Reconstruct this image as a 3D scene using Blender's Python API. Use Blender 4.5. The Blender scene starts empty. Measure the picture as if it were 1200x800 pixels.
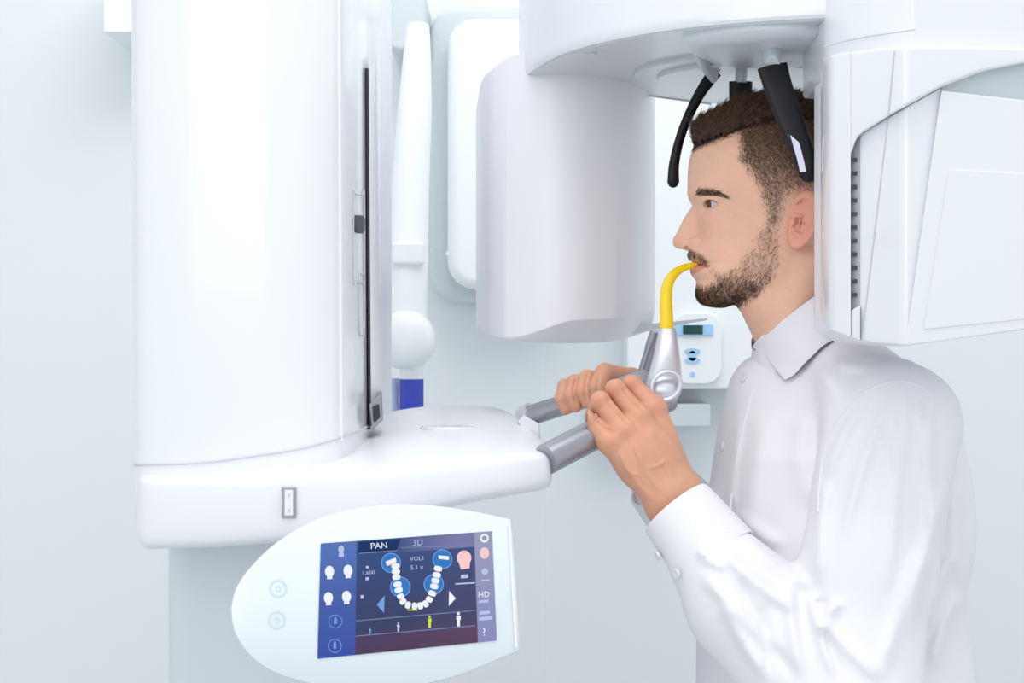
import bpy, bmesh, math, random
import numpy as np
from mathutils import Vector, Matrix
from mathutils.bvhtree import BVHTree
random.seed(4); rng = np.random.default_rng(7)
C = bpy.context.scene.collection
FX = 1900.0; ZC = 1.5; HOR = 400.0          # focal length in pixels, camera height, horizon row

def P(px, py, Y):
    return Vector(((px-600)/FX*Y, Y, ZC-(py-HOR)/FX*Y))
def Pz(px, py, z):                           # point on the horizontal plane z
    Y = (ZC-z)*FX/(py-HOR); return Vector(((px-600)/FX*Y, Y, z))
def Px(px, x):                               # depth of world x under column px
    return x*FX/(px-600)

# ------------------------------------------------------------------ materials
def mat(name, col, rough=.5, metal=0, coat=0, sss=0, spec=.5, emit=None, estr=1, alpha=1, bump=None, coatr=.06):
    m = bpy.data.materials.new(name); m.use_nodes = True
    nt = m.node_tree; b = nt.nodes['Principled BSDF']
    b.inputs['Base Color'].default_value = (*col, 1)
    b.inputs['Roughness'].default_value = rough
    b.inputs['Metallic'].default_value = metal
    b.inputs['Coat Weight'].default_value = coat
    b.inputs['Coat Roughness'].default_value = coatr
    b.inputs['Specular IOR Level'].default_value = spec
    b.inputs['Alpha'].default_value = alpha
    if sss:
        b.inputs['Subsurface Weight'].default_value = sss
        b.inputs['Subsurface Radius'].default_value = (1, .35, .2)
        b.inputs['Subsurface Scale'].default_value = .006
    if emit:
        b.inputs['Emission Color'].default_value = (*emit, 1)
        b.inputs['Emission Strength'].default_value = estr
    # every material is procedural: a faint noise in the roughness
    n = nt.nodes.new('ShaderNodeTexNoise'); n.inputs['Scale'].default_value = bump[0] if bump else 30
    tc = nt.nodes.new('ShaderNodeTexCoord'); nt.links.new(tc.outputs['Object'], n.inputs['Vector'])
    mr = nt.nodes.new('ShaderNodeMapRange')
    mr.inputs['To Min'].default_value = max(rough-.03, 0); mr.inputs['To Max'].default_value = min(rough+.03, 1)
    nt.links.new(n.outputs['Fac'], mr.inputs['Value']); nt.links.new(mr.outputs['Result'], b.inputs['Roughness'])
    if bump:
        bp = nt.nodes.new('ShaderNodeBump'); bp.inputs['Strength'].default_value = bump[1]
        bp.inputs['Distance'].default_value = bump[2]
        nt.links.new(n.outputs['Fac'], bp.inputs['Height']); nt.links.new(bp.outputs['Normal'], b.inputs['Normal'])
    return m
def colmat(name, rough=.5, sss=0, spec=.5, bump=None):
    m = mat(name, (1, 1, 1), rough, sss=sss, spec=spec, bump=bump)
    a = m.node_tree.nodes.new('ShaderNodeVertexColor'); a.layer_name = 'Col'
    m.node_tree.links.new(a.outputs['Color'], m.node_tree.nodes['Principled BSDF'].inputs['Base Color'])
    return m

WHITE = mat('glossy_white_shell', (.81, .835, .875), .22, coat=.6)
WHITE2 = mat('satin_white_shell', (.84, .85, .895), .38, coat=.15)
UNDER = mat('underside_shade_grey', (.62, .66, .69), .3, coat=.4)  # darker than the shells: soft shade under the arm put into the colour
SEAM = mat('seam_grey', (.62, .64, .68), .6)
PANELW = mat('control_panel_white', (.72, .80, .85), .25, coat=.5)
GREYW = mat('pale_grey_enamel', (.62, .68, .72), .35)
WALLM = mat('wall_paint', (.755, .80, .825), .7, bump=(300, .05, .001))
FLOORM = mat('floor_vinyl', (.62, .66, .68), .45)
BACKW = mat('background_white_enamel', (.84, .88, .90), .3, coat=.3)
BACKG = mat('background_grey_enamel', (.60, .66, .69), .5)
BLACK = mat('black_plastic', (.006, .006, .009), .38, spec=.3)
DARK = mat('dark_slot', (.03, .032, .04), .5)
METAL = mat('brushed_silver', (.40, .41, .45), .33, metal=.85, bump=(600, .04, .0005))
METAL_L = mat('light_silver', (.70, .71, .77), .34, metal=.55)
CHROME = mat('chrome', (.6, .6, .62), .2, metal=1)
YELLOW = mat('yellow_plastic', (.95, .66, .0), .3, sss=.0, coat=.3)
GLINT = mat('painted_glint', (.72, .72, .85), .25, metal=.3)  # reflection on the black blade, painted as a pale patch
BLUE = mat('blue_cap', (.0, .022, .45), .5, spec=.2)
LILAC = mat('pale_lilac_plastic', (.58, .65, .90), .4)
LCD = mat('lcd_dark_green', (.01, .06, .045), .2)
LCDB = mat('lcd_blue', (.35, .62, .9), .3)
SHIRT = mat('white_cotton', (.81, .81, .85), .85, spec=.2, bump=(900, .10, .0006))
BUTTON = mat('shirt_button', (.72, .73, .75), .25)
TROUS = mat('grey_trousers', (.18, .19, .22), .9)
SHOE = mat('shoe_leather', (.02, .015, .012), .3)
SKIN = colmat('skin', .48, sss=.18, spec=.35, bump=(700, .12, .0008))
HAIRM = colmat('hair', .5, spec=.3)
EYEM = colmat('eye', .08, spec=.7)
FROST = mat('frosted_acrylic', (.92, .97, 1.0), .2)
def frost():
    nt = FROST.node_tree; out = nt.nodes['Material Output']; b = nt.nodes['Principled BSDF']
    t = nt.nodes.new('ShaderNodeBsdfTransparent'); d = nt.nodes.new('ShaderNodeBsdfTranslucent')
    d.inputs['Color'].default_value = (.98, 1, 1, 1)
    m1 = nt.nodes.new('ShaderNodeMixShader'); m1.inputs[0].default_value = .5
    m2 = nt.nodes.new('ShaderNodeMixShader'); m2.inputs[0].default_value = .035
    nt.links.new(b.outputs[0], m1.inputs[1]); nt.links.new(d.outputs[0], m1.inputs[2])
    nt.links.new(t.outputs[0], m2.inputs[1]); nt.links.new(m1.outputs[0], m2.inputs[2])
    nt.links.new(m2.outputs[0], out.inputs['Surface'])
frost()

# ------------------------------------------------------------------ object helpers
def thing(name, label, cat, loc=(0, 0, 0), group=None):
    o = bpy.data.objects.new(name, None); C.objects.link(o); o.location = loc
    o.empty_display_size = .05
    o['label'] = label; o['category'] = cat
    if group: o['group'] = group
    return o
def par(o, parent):
    if parent is not None:
        o.parent = parent
        p = parent; off = Vector((0, 0, 0))
        while p is not None: off += p.location; p = p.parent
        o.location = -off
    return o
def sharpen(me, ang=38):
    bm = bmesh.new(); bm.from_mesh(me)
    for f in bm.faces: f.smooth = True
    for e in bm.edges:
        if len(e.link_faces) == 2 and e.calc_face_angle(0) > math.radians(ang): e.smooth = False
    bm.to_mesh(me); bm.free()
def obj(name, bm, m, parent=None, bevel=0, seg=3, sub=0, label=None, ang=38):
    bmesh.ops.recalc_face_normals(bm, faces=bm.faces)
    me = bpy.data.meshes.new(name); bm.to_mesh(me); bm.free()
    for mm in (m if isinstance(m, (list, tuple)) else [m]): me.materials.append(mm)
    o = bpy.data.objects.new(name, me); C.objects.link(o)
    if bevel or sub:
        if bevel:
            b = o.modifiers.new('b', 'BEVEL'); b.width = bevel; b.segments = seg; b.limit_method = 'ANGLE'; b.angle_limit = .5
        if sub:
            s = o.modifiers.new('s', 'SUBSURF'); s.levels = sub; s.render_levels = sub
        dg = bpy.context.evaluated_depsgraph_get(); dg.update()
        nm = bpy.data.meshes.new_from_object(o.evaluated_get(dg)); o.modifiers.clear()
        o.data = nm; nm.name = name; me = nm
    sharpen(me, ang)
    if bevel and not sub:
        w = o.modifiers.new('w', 'WEIGHTED_NORMAL'); w.keep_sharp = True
    if label: o['label'] = label
    return par(o, parent)
def setkind(o, kind='structure'): o['kind'] = kind; return o

def box(bm, lo, hi):
    v = [bm.verts.new((x, y, z)) for x in (lo[0], hi[0]) for y in (lo[1], hi[1]) for z in (lo[2], hi[2])]
    for f in ((0, 1, 3, 2), (4, 6, 7, 5), (0, 4, 5, 1), (2, 3, 7, 6), (0, 2, 6, 4), (1, 5, 7, 3)):
        bm.faces.new([v[i] for i in f])
def loft(bm, rings, closed=True, cap=True):
    V = [[bm.verts.new(p) for p in r] for r in rings]
    n = len(V[0])
    for a, b in zip(V[:-1], V[1:]):
        for i in range(n if closed else n-1):
            j = (i+1) % n
            bm.faces.new((a[i], a[j], b[j], b[i]))
    if cap and closed:
        bm.faces.new(V[0][::-1]); bm.faces.new(V[-1])
    return V
def slab(bm, front, back):
    """solid between two equal point loops"""
    loft(bm, [front, back])
def crm(pts, n=10, closed=False):
    pts = [Vector(p) for p in pts]; out = []; N = len(pts)
    rngi = range(N if closed else N-1)
    for i in rngi:
        if closed: p0, p1, p2, p3 = pts[(i-1) % N], pts[i], pts[(i+1) % N], pts[(i+2) % N]
        else: p0, p1, p2, p3 = pts[max(i-1, 0)], pts[i], pts[i+1], pts[min(i+2, N-1)]
        for k in range(n):
            t = k/n
            out.append(.5*((2*p1)+(p2-p0)*t+(2*p0-5*p1+4*p2-p3)*t*t+(3*p1-p0-3*p2+p3)*t**3))
    if not closed: out.append(pts[-1])
    return out
def tube(bm, pts, rad, n=20, cap=True, flat=1.0, up=None):
    pts = [Vector(p) for p in pts]
    if not hasattr(rad, '__len__'): rad = [rad]*len(pts)
    rings = []; u = None
    for i, p in enumerate(pts):
        d = (pts[min(i+1, len(pts)-1)]-pts[max(i-1, 0)]).normalized()
        if u is None:
            u = (Vector(up) if up else Vector((0, 0, 1))); 
        if abs(u.normalized().dot(d)) > .99: u = Vector((0, 1, 0)) if abs(d.y) < .9 else Vector((1, 0, 0))
        u = (u-d*u.dot(d)).normalized(); w = d.cross(u)
        rings.append([p+(u*math.cos(a)*flat+w*math.sin(a))*rad[i] for a in (2*math.pi*k/n for k in range(n))])
    loft(bm, rings, cap=cap)
def disc(bm, c, r, h, n=48, axis=(0, 0, 1)):
    axis = Vector(axis).normalized(); tube(bm, [Vector(c)-axis*h/2, Vector(c)+axis*h/2], r, n, up=axis.orthogonal())

# ------------------------------------------------------------------ implicit surfaces
def smin(a, b, k):
    h = np.clip(.5+.5*(b-a)/k, 0, 1); return b*(1-h)+a*h-k*h*(1-h)
def smax(a, b, k): return -smin(-a, -b, k)
def sstep(a, b, x):
    t = np.clip((x-a)/(b-a), 0, 1); return t*t*(3-2*t)
def cap(p, a, b, ra, rb):
    """tapered capsule"""
    a = np.asarray(a, float); b = np.asarray(b, float); ab = b-a
    t = np.clip(((p-a)@ab)/(ab@ab), 0, 1)
    return np.sqrt((((p-a)-t[:, None]*ab)**2).sum(1))-(ra+(rb-ra)*t)
def ell(p, c, r):
    q = (p-np.asarray(c, float))/np.asarray(r, float)
    k0 = np.sqrt((q*q).sum(1)); k1 = np.sqrt(((q/np.asarray(r, float))**2).sum(1))+1e-9
    return k0*(k0-1)/k1
def noise3(p, s, seed=0):
    """cheap smooth pseudo noise in -1..1"""
    r = np.random.default_rng(seed); v = 0
    for i in range(5):
        d = r.normal(size=3); d /= np.linalg.norm(d)
        v = v+np.sin((p@d)*s*(1+.35*i)+r.uniform(0, 6.28)+1.3*np.sin((p@r.normal(size=3))*s*.45))
    return v/3.2
def sdf_mesh(f, lo, hi, h, slack=1.7):
    lo = np.asarray(lo, float); hi = np.asarray(hi, float); c = 8
    nb = np.ceil((hi-lo)/(h*c)).astype(int); n = nb*c
    bi = np.stack(np.meshgrid(*[np.arange(k) for k in nb], indexing='ij'), -1).reshape(-1, 3)
    d = f(lo+(bi*c+3.5)*h)
    act = np.abs(d) < c*h*.87*slack
    D = np.repeat(np.repeat(np.repeat(np.where(d < 0, -1., 1.).reshape(nb), c, 0), c, 1), c, 2).astype(np.float32)
    loc = np.stack(np.meshgrid(*[np.arange(c)]*3, indexing='ij'), -1).reshape(-1, 3)
    A = bi[act]
    for s in range(0, len(A), 1500):
        idx = (A[s:s+1500, None, :]*c+loc[None]).reshape(-1, 3)
        D[idx[:, 0], idx[:, 1], idx[:, 2]] = f(lo+idx*h)
    S = D < 0
    cs = np.zeros([k-1 for k in n], np.int8)
    for i in (0, 1):
        for j in (0, 1):
            for k in (0, 1): cs += S[i:n[0]-1+i, j:n[1]-1+j, k:n[2]-1+k]
    cell = np.argwhere((cs > 0) & (cs < 8))
    vid = -np.ones(cs.shape, np.int64); vid[cell[:, 0], cell[:, 1], cell[:, 2]] = np.arange(len(cell))
    acc = np.zeros((len(cell), 3)); cnt = np.zeros(len(cell))
    cor = [(i, j, k) for i in (0, 1) for j in (0, 1) for k in (0, 1)]
    val = {q: D[cell[:, 0]+q[0], cell[:, 1]+q[1], cell[:, 2]+q[2]] for q in cor}
    for a in cor:
        for ax in range(3):
            if a[ax]: continue
            b = list(a); b[ax] = 1; b = tuple(b); va, vb = val[a], val[b]
            m = (va < 0) != (vb < 0); t = np.where(m, va/np.where(m, va-vb, 1), 0)
            pos = np.tile(np.array(a, float), (len(cell), 1)); pos[:, ax] += t
            acc += pos*m[:, None]; cnt += m
    V = lo+(cell+acc/cnt[:, None])*h
    Q = []
    for ax in range(3):
        o = [0, 1, 2]; o.remove(ax); b, c2 = o
        sl0 = [slice(0, None)]*3; sl0[ax] = slice(0, -1); sl1 = [slice(0, None)]*3; sl1[ax] = slice(1, None)
        s0, s1 = S[tuple(sl0)], S[tuple(sl1)]
        e = np.argwhere(s0 != s1)
        e = e[(e[:, b] > 0) & (e[:, c2] > 0) & (e[:, b] < n[b]-1) & (e[:, c2] < n[c2]-1)]
        sg = s0[e[:, 0], e[:, 1], e[:, 2]]
        def cid(db, dc):
            q = e.copy(); q[:, b] += db; q[:, c2] += dc; return vid[q[:, 0], q[:, 1], q[:, 2]]
        quad = np.stack([cid(-1, -1), cid(0, -1), cid(0, 0), cid(-1, 0)], 1)
        flip = sg if ax != 1 else ~sg
        quad = np.where(flip[:, None], quad, quad[:, ::-1]); Q.append(quad)
    Q = np.concatenate(Q); Q = Q[(Q >= 0).all(1)]
    return V, Q
def smooth_v(V, Q, it=1, lam=.5):
    E = np.concatenate([Q[:, [0, 1]], Q[:, [1, 2]], Q[:, [2, 3]], Q[:, [3, 0]]])
    for _ in range(it):
        a = np.zeros_like(V); c = np.zeros(len(V))
        for k in range(3): a[:, k] = np.bincount(E[:, 0], V[E[:, 1], k], len(V))+np.bincount(E[:, 1], V[E[:, 0], k], len(V))
        c = np.bincount(E[:, 0], minlength=len(V))+np.bincount(E[:, 1], minlength=len(V))
        V = V+lam*(a/np.maximum(c, 1)[:, None]-V)
    return V
def np_mesh(name, V, Q, m, parent=None, col=None, smooth=True, label=None):
    me = bpy.data.meshes.new(name); k = Q.shape[1]
    me.vertices.add(len(V)); me.vertices.foreach_set('co', np.asarray(V, np.float32).ravel())
    me.loops.add(Q.size); me.loops.foreach_set('vertex_index', Q.astype(np.int32).ravel())
    me.polygons.add(len(Q)); me.polygons.foreach_set('loop_start', np.arange(0, Q.size, k, dtype=np.int32))
    me.update(calc_edges=True); me.validate()
    me.polygons.foreach_set('use_smooth', np.full(len(me.polygons), smooth)); me.materials.append(m)
    if col is not None:
        at = me.color_attributes.new('Col', 'FLOAT_COLOR', 'POINT')
        at.data.foreach_set('color', np.concatenate([col, np.ones((len(V), 1))], 1).astype(np.float32).ravel())
    o = bpy.data.objects.new(name, me); C.objects.link(o)
    if label: o['label'] = label
    return par(o, parent)
def normals_np(f, V, e):
    g = np.stack([f(V+np.eye(3)[i]*e)-f(V-np.eye(3)[i]*e) for i in range(3)], 1)
    return g/(np.linalg.norm(g, axis=1, keepdims=True)+1e-9)
def poly_sd(px, py, poly):
    """signed distance to a 2D polygon, negative inside"""
    poly = np.asarray(poly, float); d = np.full(px.shape, 1e9); ins = np.zeros(px.shape, bool)
    for a, b in zip(poly, np.roll(poly, -1, 0)):
        e = b-a; t = np.clip(((px-a[0])*e[0]+(py-a[1])*e[1])/(e@e), 0, 1)
        d = np.minimum(d, np.hypot(px-a[0]-t*e[0], py-a[1]-t*e[1]))
        c = (a[1] > py) != (b[1] > py)
        ins ^= c & (px < (b[0]-a[0])*(py-a[1])/(b[1]-a[1]+1e-12)+a[0])
    return np.where(ins, -d, d)

#==SETTING==
exec_marker = 0
# ------------------------------------------------------------------ the room
def flat(name, lo, hi, m):
    bm = bmesh.new(); box(bm, lo, hi); return setkind(obj(name, bm, m))
YW = 3.1
flat('wall_back', (-4, YW, -.05), (4.5, YW+.1, 3.2), WALLM)
flat('floor', (-4, -1.5, -.05), (4.5, YW+.1, 0), FLOORM)

# ------------------------------------------------------------------ the panoramic x-ray unit
unit = thing('dental_xray_unit', 'large glossy white dental x-ray machine with touch panel and overhead arm around the man', 'x-ray machine', (-.35, 1.9, 0))

# tall rounded housing that carries everything
plan = [(160, 1.72, 548), (157, 1.66, 548), (160, 1.625, 548), (180, 1.608, 547.5), (240, 1.597, 545), (300, 1.597, 537), (350, 1.607, 529), (385, 1.628, 520), (400, 1.645, 515.5),
        (412, 1.68, 511), (422, 1.73, 508), (431, 1.80, 503), (437, 1.9, 499)]
dense = crm([Vector(p) for p in plan], 6)
ptop, pbot = [], []
for q in dense:
    a = P(q.x, 0, q.y); 
    pbot.append(P(q.x, q.z+3, q.y)-Vector((0, 0, .022))); ptop.append(Vector((a.x-.004, a.y, ZC+.62)))
extra = [(.02, .35), (-.3, .37)]
pbot += [Vector((-.17, 2.1, pbot[-1].z)), Vector((-.40, 2.1, pbot[0].z))]; ptop += [Vector((-.17, 2.1, ZC+.62)), Vector((-.40, 2.1, ZC+.62))]
bm = bmesh.new(); loft(bm, [pbot, ptop])
hous = obj('carriage_housing', bm, WHITE, unit, ang=30)
# the thin vertical ridge that divides front from side
bm = bmesh.new(); tube(bm, [P(399.5, 517, 1.6445), Vector((P(399.5, 0, 1.6445).x-.004, 1.6445, ZC+.62))], .0022, 8)
obj('edge_trim', bm, WHITE2, hous)
bm = bmesh.new(); tube(bm, [P(q.x, q.z-3.5, q.y-.0004) for q in dense[9:]], .0013, 8); obj('base_seam', bm, SEAM, hous)
# grip recess with its slider
def grip(y0, y1, w0=415, w1=427, depth=.0):
    dx = [q.x for q in dense]; dy = [q.y for q in dense]; k0 = dx.index(max(d for d in dx if d < 412))
    o = [(w0+2, y0), (w1-2, y0), (w1, y0+3), (w1, y1-4), (w1-2, y1), (w0+3, y1), (w0, y1-4), (w0, y0+3)]
    out, inn = [], []
    for (a, b) in o:
        t = (a-w0)/(w1-w0); out.append(P(a, b, float(np.interp(a, dx[12:], dy[12:]))-.0012))
    return out
bm = bmesh.new()
for (y0, y1, w0, w1) in ((228, 330, 414.5, 427), (322, 392, 421, 427)):
    r = crm(grip(y0, y1, w0, w1), 3, closed=True); tube(bm, r+[r[0]], .0008, 6, cap=False)
obj('grip_outline', bm, SEAM, hous, ang=70, label='faint outline of the grip on the side edge')
bm = bmesh.new(); r = grip(252, 273, 415.5, 425); r = [p+Vector((-.002, -.004, 0)) for p in r]; loft(bm, [r, [p+Vector((.004, .012, 0)) for p in r]])
sl = obj('slider', bm, DARK, hous, bevel=.001, label='small black square slider')
# dark slot, mirror glass and its clamp
bm = bmesh.new()
a0, a1 = P(429.5, 82, 1.80), P(436.5, 504, 1.80)
slab(bm, [P(428.6, 80, 1.79), P(431.8, 80, 1.79), P(434.5, 503, 1.79), P(432, 503, 1.79)], [P(428.6, 80, 1.85), P(431.8, 80, 1.85), P(434.5, 503, 1.85), P(432, 503, 1.85)])
obj('mirror_slot', bm, DARK, unit, label='long black slot along the housing edge')
bm = bmesh.new()
slab(bm, [P(431.8, 84, 1.80), P(441, 66, 1.82), P(447, 478, 1.82), P(434.5, 497, 1.80)], [P(431.8, 84, 1.86), P(441, 66, 1.88), P(447, 478, 1.88), P(434.5, 497, 1.86)])
obj('mirror_edge', bm, BACKW, unit, bevel=.002)
bm = bmesh.new()
slab(bm, [P(432.5, 474, 1.785), P(447.5, 458, 1.79), P(449, 492, 1.79), P(436, 504, 1.785)], [P(432.5, 474, 1.85), P(447.5, 458, 1.85), P(449, 492, 1.85), P(436, 504, 1.85)])
cl = obj('mirror_clamp', bm, METAL, unit, bevel=.0015)
bm = bmesh.new(); slab(bm, [P(438, 476, 1.782), P(444.5, 473, 1.782), P(445.5, 489, 1.782), P(439, 495, 1.782)], [P(438, 476, 1.80), P(444.5, 473, 1.80), P(445.5, 489, 1.80), P(439, 495, 1.80)])
obj('clamp_pad', bm, DARK, cl, bevel=.001)

# shelf that reaches to the patient:  px, Y front, y bottom, y crease, y back, Y back
st = [(159, 1.60, 643, 556, 549, 1.66), (175, 1.585, 643, 558, 550, 1.66), (215, 1.57, 642.5, 558.5, 548, 1.68), (280, 1.555, 640, 557.5, 541, 1.75), (350, 1.545, 633, 553.5, 529, 1.9),
      (420, 1.54, 619, 548, 487, 2.05), (480, 1.54, 606, 543, 472, 2.1), (540, 1.545, 591, 538, 470, 2.1), (585, 1.555, 583, 534, 472, 2.04), (610, 1.565, 578.5, 531, 487, 1.88),
      (630, 1.58, 575, 529.5, 508, 1.74), (642, 1.59, 572, 531, 524, 1.66), (647.5, 1.60, 567, 538, 534, 1.64)]
rings = []
for (px, Yf, yb, yc, ybk, Yb) in st:
    top = P(px, yc, Yf+.012); bk = P(px, ybk, Yb)
    xb = top.x+(.5*(bk.x-top.x))
    zb = P(px, yb, Yf).z
    r = [P(px, yb, Yf+.03), P(px, yb-3, Yf+.006), P(px, yb-10, Yf), P(px, yc+9, Yf), P(px, yc+3, Yf+.003), P(px, yc-1.5, Yf+.018)]
    for t in (.33, .66, .93): r.append(top.lerp(bk, t))
    r += [bk+Vector((0, .012, -.004)), Vector((bk.x, bk.y+.014, bk.z-.02)), Vector((bk.x, bk.y+.005, min(zb+.012, bk.z-.03))), P(px, yb+1, (Yf+Yb)/2)]
    rings.append(r)
bm = bmesh.new(); loft(bm, rings)
shelf = obj('patient_shelf', bm, WHITE2, unit, sub=2, ang=60)
bm = bmesh.new(); c = P(530, 497, 1.83); tube(bm, [c+Vector((0, 0, -.014)), c+Vector((0, 0, -.004)), c+Vector((0, 0, -.0015)), c+Vector((0, 0, -.001))], [.037, .037, .034, .01], 40)
obj('round_boss', bm, WHITE, shelf)
# switch on the front of the shelf
def front_plate(px0, py0, px1, py1, Y0, Y1, bm):
    f = [P(px0, py0, Y0), P(px1, py0, Y0), P(px1, py1, Y0), P(px0, py1, Y0)]; b = [P(px0, py0, Y1), P(px1, py0, Y1), P(px1, py1, Y1), P(px0, py1, Y1)]
    slab(bm, f, b)
bm = bmesh.new(); front_plate(330, 570, 347, 607, 1.5435, 1.56, bm); sw = obj('switch_plate', bm, METAL, shelf, bevel=.0012, label='silver-rimmed switch plate')
bm = bmesh.new(); front_plate(333.5, 574, 343.5, 604, 1.5415, 1.56, bm)
obj('rocker', bm, WHITE2, shelf, bevel=.001)
bm = bmesh.new()
for y in (580, 598): front_plate(337, y-1.8, 340, y+1.8, 1.5405, 1.545, bm)
obj('switch_mark', bm, SEAM, shelf)
# lower column
bm = bmesh.new()
x0, x1 = P(196, 700, 1.72).x, P(420, 700, 1.72).x
box(bm, (x0, 1.70, 0.03), (x1, 2.05, P(0, 640, 1.72).z+.05))
obj('base_column', bm, GREYW, unit, bevel=.03, seg=6)
bm = bmesh.new(); box(bm, (x0-.1, 1.60, 0), (x1+.12, 2.35, .035)); obj('base_plate', bm, GREYW, unit, bevel=.012)
bm = bmesh.new(); box(bm, (x0+.02, 1.9, .03), (P(435, 0, 1.95).x, 2.3, ZC+.66)); obj('rear_column', bm, WHITE2, unit, bevel=.02)

# ---- control panel: a tilted tear-drop plate
def pp(px, py, off=0.0, a=1.42, b=.45, c=.28):
    u, v = (px-600)/FX, (HOR-py)/FX; Y = (a-off)/(1-b*u-c*v); return Vector((u*Y, Y, ZC+v*Y))
drop = [(270.5, 712), (277, 688), (294, 664), (319, 639.5), (350, 619), (386, 603), (428, 594), (470, 590.5), (515, 593), (560, 600), (599, 608.5)]
side = [(602, 640), (605.5, 690), (609.5, 762)]
low = [(575, 776.5), (545, 789), (510, 799), (470, 806), (430, 809), (390, 806), (350, 797.5), (320, 787), (296, 771), (278, 748), (271.5, 728)]
o1 = crm([Vector((*q, 0)) for q in drop], 4); o2 = crm([Vector((*q, 0)) for q in side], 2); o3 = crm([Vector((*q, 0)) for q in low], 4)
outl = [(q.x, q.y) for q in o1+o2+o3]
bm = bmesh.new(); cx, cy = 440, 700
def ring(off, sc): return [pp(cx+(x-cx)*sc, cy+(y-cy)*sc, off) for x, y in outl]
loft(bm, [ring(.004, .985), ring(.0035, .993), ring(.0, 1.0), ring(-.02, 1.0), ring(-.035, .93), ring(-.042, .7)])
panel = obj('control_panel', bm, PANELW, unit, ang=50)
bm = bmesh.new(); tube(bm, [pp(470, 700, -.03), P(430, 640, 1.58), P(420, 620, 1.64)], .035, 20); obj('panel_arm', bm, GREYW, unit)
# raised strip at the right edge
bm = bmesh.new()
slab(bm, [pp(595.5, 614, .0055), pp(598, 614.5, .0055), pp(606, 758, .0055), pp(603.5, 758.5, .0055)], [pp(595.5, 614, .0), pp(598, 614.5, .0), pp(606, 758, .0), pp(603.5, 758.5, .0)])
obj('edge_strip', bm, WHITE2, panel)
# two printed round keys
def annulus(bm, cfun, r0, r1, n=36, mi=0):
    vo = [bm.verts.new(cfun(r1*math.cos(a), r1*math.sin(a))) for a in (2*math.pi*k/n for k in range(n))]
    vi = [bm.verts.new(cfun(r0*math.cos(a), r0*math.sin(a))) for a in (2*math.pi*k/n for k in range(n))]
    for i in range(n):
        f = bm.faces.new((vo[i], vo[(i+1) % n], vi[(i+1) % n], vi[i])); f.material_index = mi
KEYG = mat('key_grey', (.62, .72, .78), .5)
for (kx, ky) in ((326, 689), (324.5, 726)):
    bm = bmesh.new()
    annulus(bm, lambda a, b: pp(kx+a, ky+b, .0046), 8.6, 10.3)
    annulus(bm, lambda a, b: pp(kx+a, ky+b, .0046), 2.2, 3.4)
    obj('key', bm, KEYG, panel, label='thin grey ring with a small symbol')
# screen
def zp(X, Y, off): return pp(370+X/4.704, 610+Y/4.706, off)
def emis(name, col, s=1.0):
    m = mat(name, (0, 0, 0), .15, emit=col, estr=s, spec=.15); return m
SCR = mat('screen_navy', (.004, .006, .02), .12, emit=(.01, .03, .12), estr=1.0)
def scr_grad():
    nt = SCR.node_tree; b = nt.nodes['Principled BSDF']; tc = nt.nodes.new('ShaderNodeVertexColor'); tc.layer_name = 'Col'
    nt.links.new(tc.outputs['Color'], b.inputs['Emission Color'])
scr_grad()
scale_e = 1.0
G = 24
TL, TR, BR, BL = (28, 125), (972, 57), (998, 660), (10, 760)
def uvz(u, v): 
    x = (1-v)*((1-u)*TL[0]+u*TR[0])+v*((1-u)*BL[0]+u*BR[0]); y = (1-v)*((1-u)*TL[1]+u*TR[1])+v*((1-u)*BL[1]+u*BR[1]); return x, y
def scrcol(u, v):
    if u < .21: c = np.array((.05, .11, .34))*(1-v)+np.array((.012, .045, .30))*v; c = c*(1.2-.5*abs(v-.05)) if v < .4 else c
    elif u > .895: c = np.array((.26, .28, .40))*(1-v)+np.array((.20, .21, .42))*v
    else:
        c = np.array((.008, .045, .17))*(1-v)+np.array((.012, .010, .045))*v
        c = c+np.array((.035, .012, .012))*max(0, (u-.45))*1.8*(.4+v*.6)  # reddish room reflection painted in, stronger to the right and below
        if v < .13 and u > .46: c = c+np.array((.13, .10, .14))*min(1, (u-.40)*2.6)  # milky reflection painted into the upper right
        if v > .85: c = c+np.array((.03, .0, .0))
    return c
us = sorted(set([0, .208, .212, .893, .897, 1]+[i/20 for i in range(1, 20)])); vs_ = sorted(set([0, .128, .132, 1]+[i/14 for i in range(1, 14)]))
V, Qs, cc = [], [], []
for j, v in enumerate(vs_):
    for i, u in enumerate(us): V.append(zp(*uvz(u, v), .0052)); cc.append(scrcol(u, v))
W_ = len(us)
for j in range(len(vs_)-1):
    for i in range(W_-1): k = j*W_+i; Qs.append((k, k+W_, k+W_+1, k+1))
nf = len(V)
V2 = [zp(*uvz(u, v), .001) for u, v in ((0, 0), (1, 0), (1, 1), (0, 1))]
scr = np_mesh('screen', np.array([tuple(v) for v in V]), np.array(Qs), SCR, panel, np.array(cc), smooth=False, label='dark blue lit touch screen')
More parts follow.
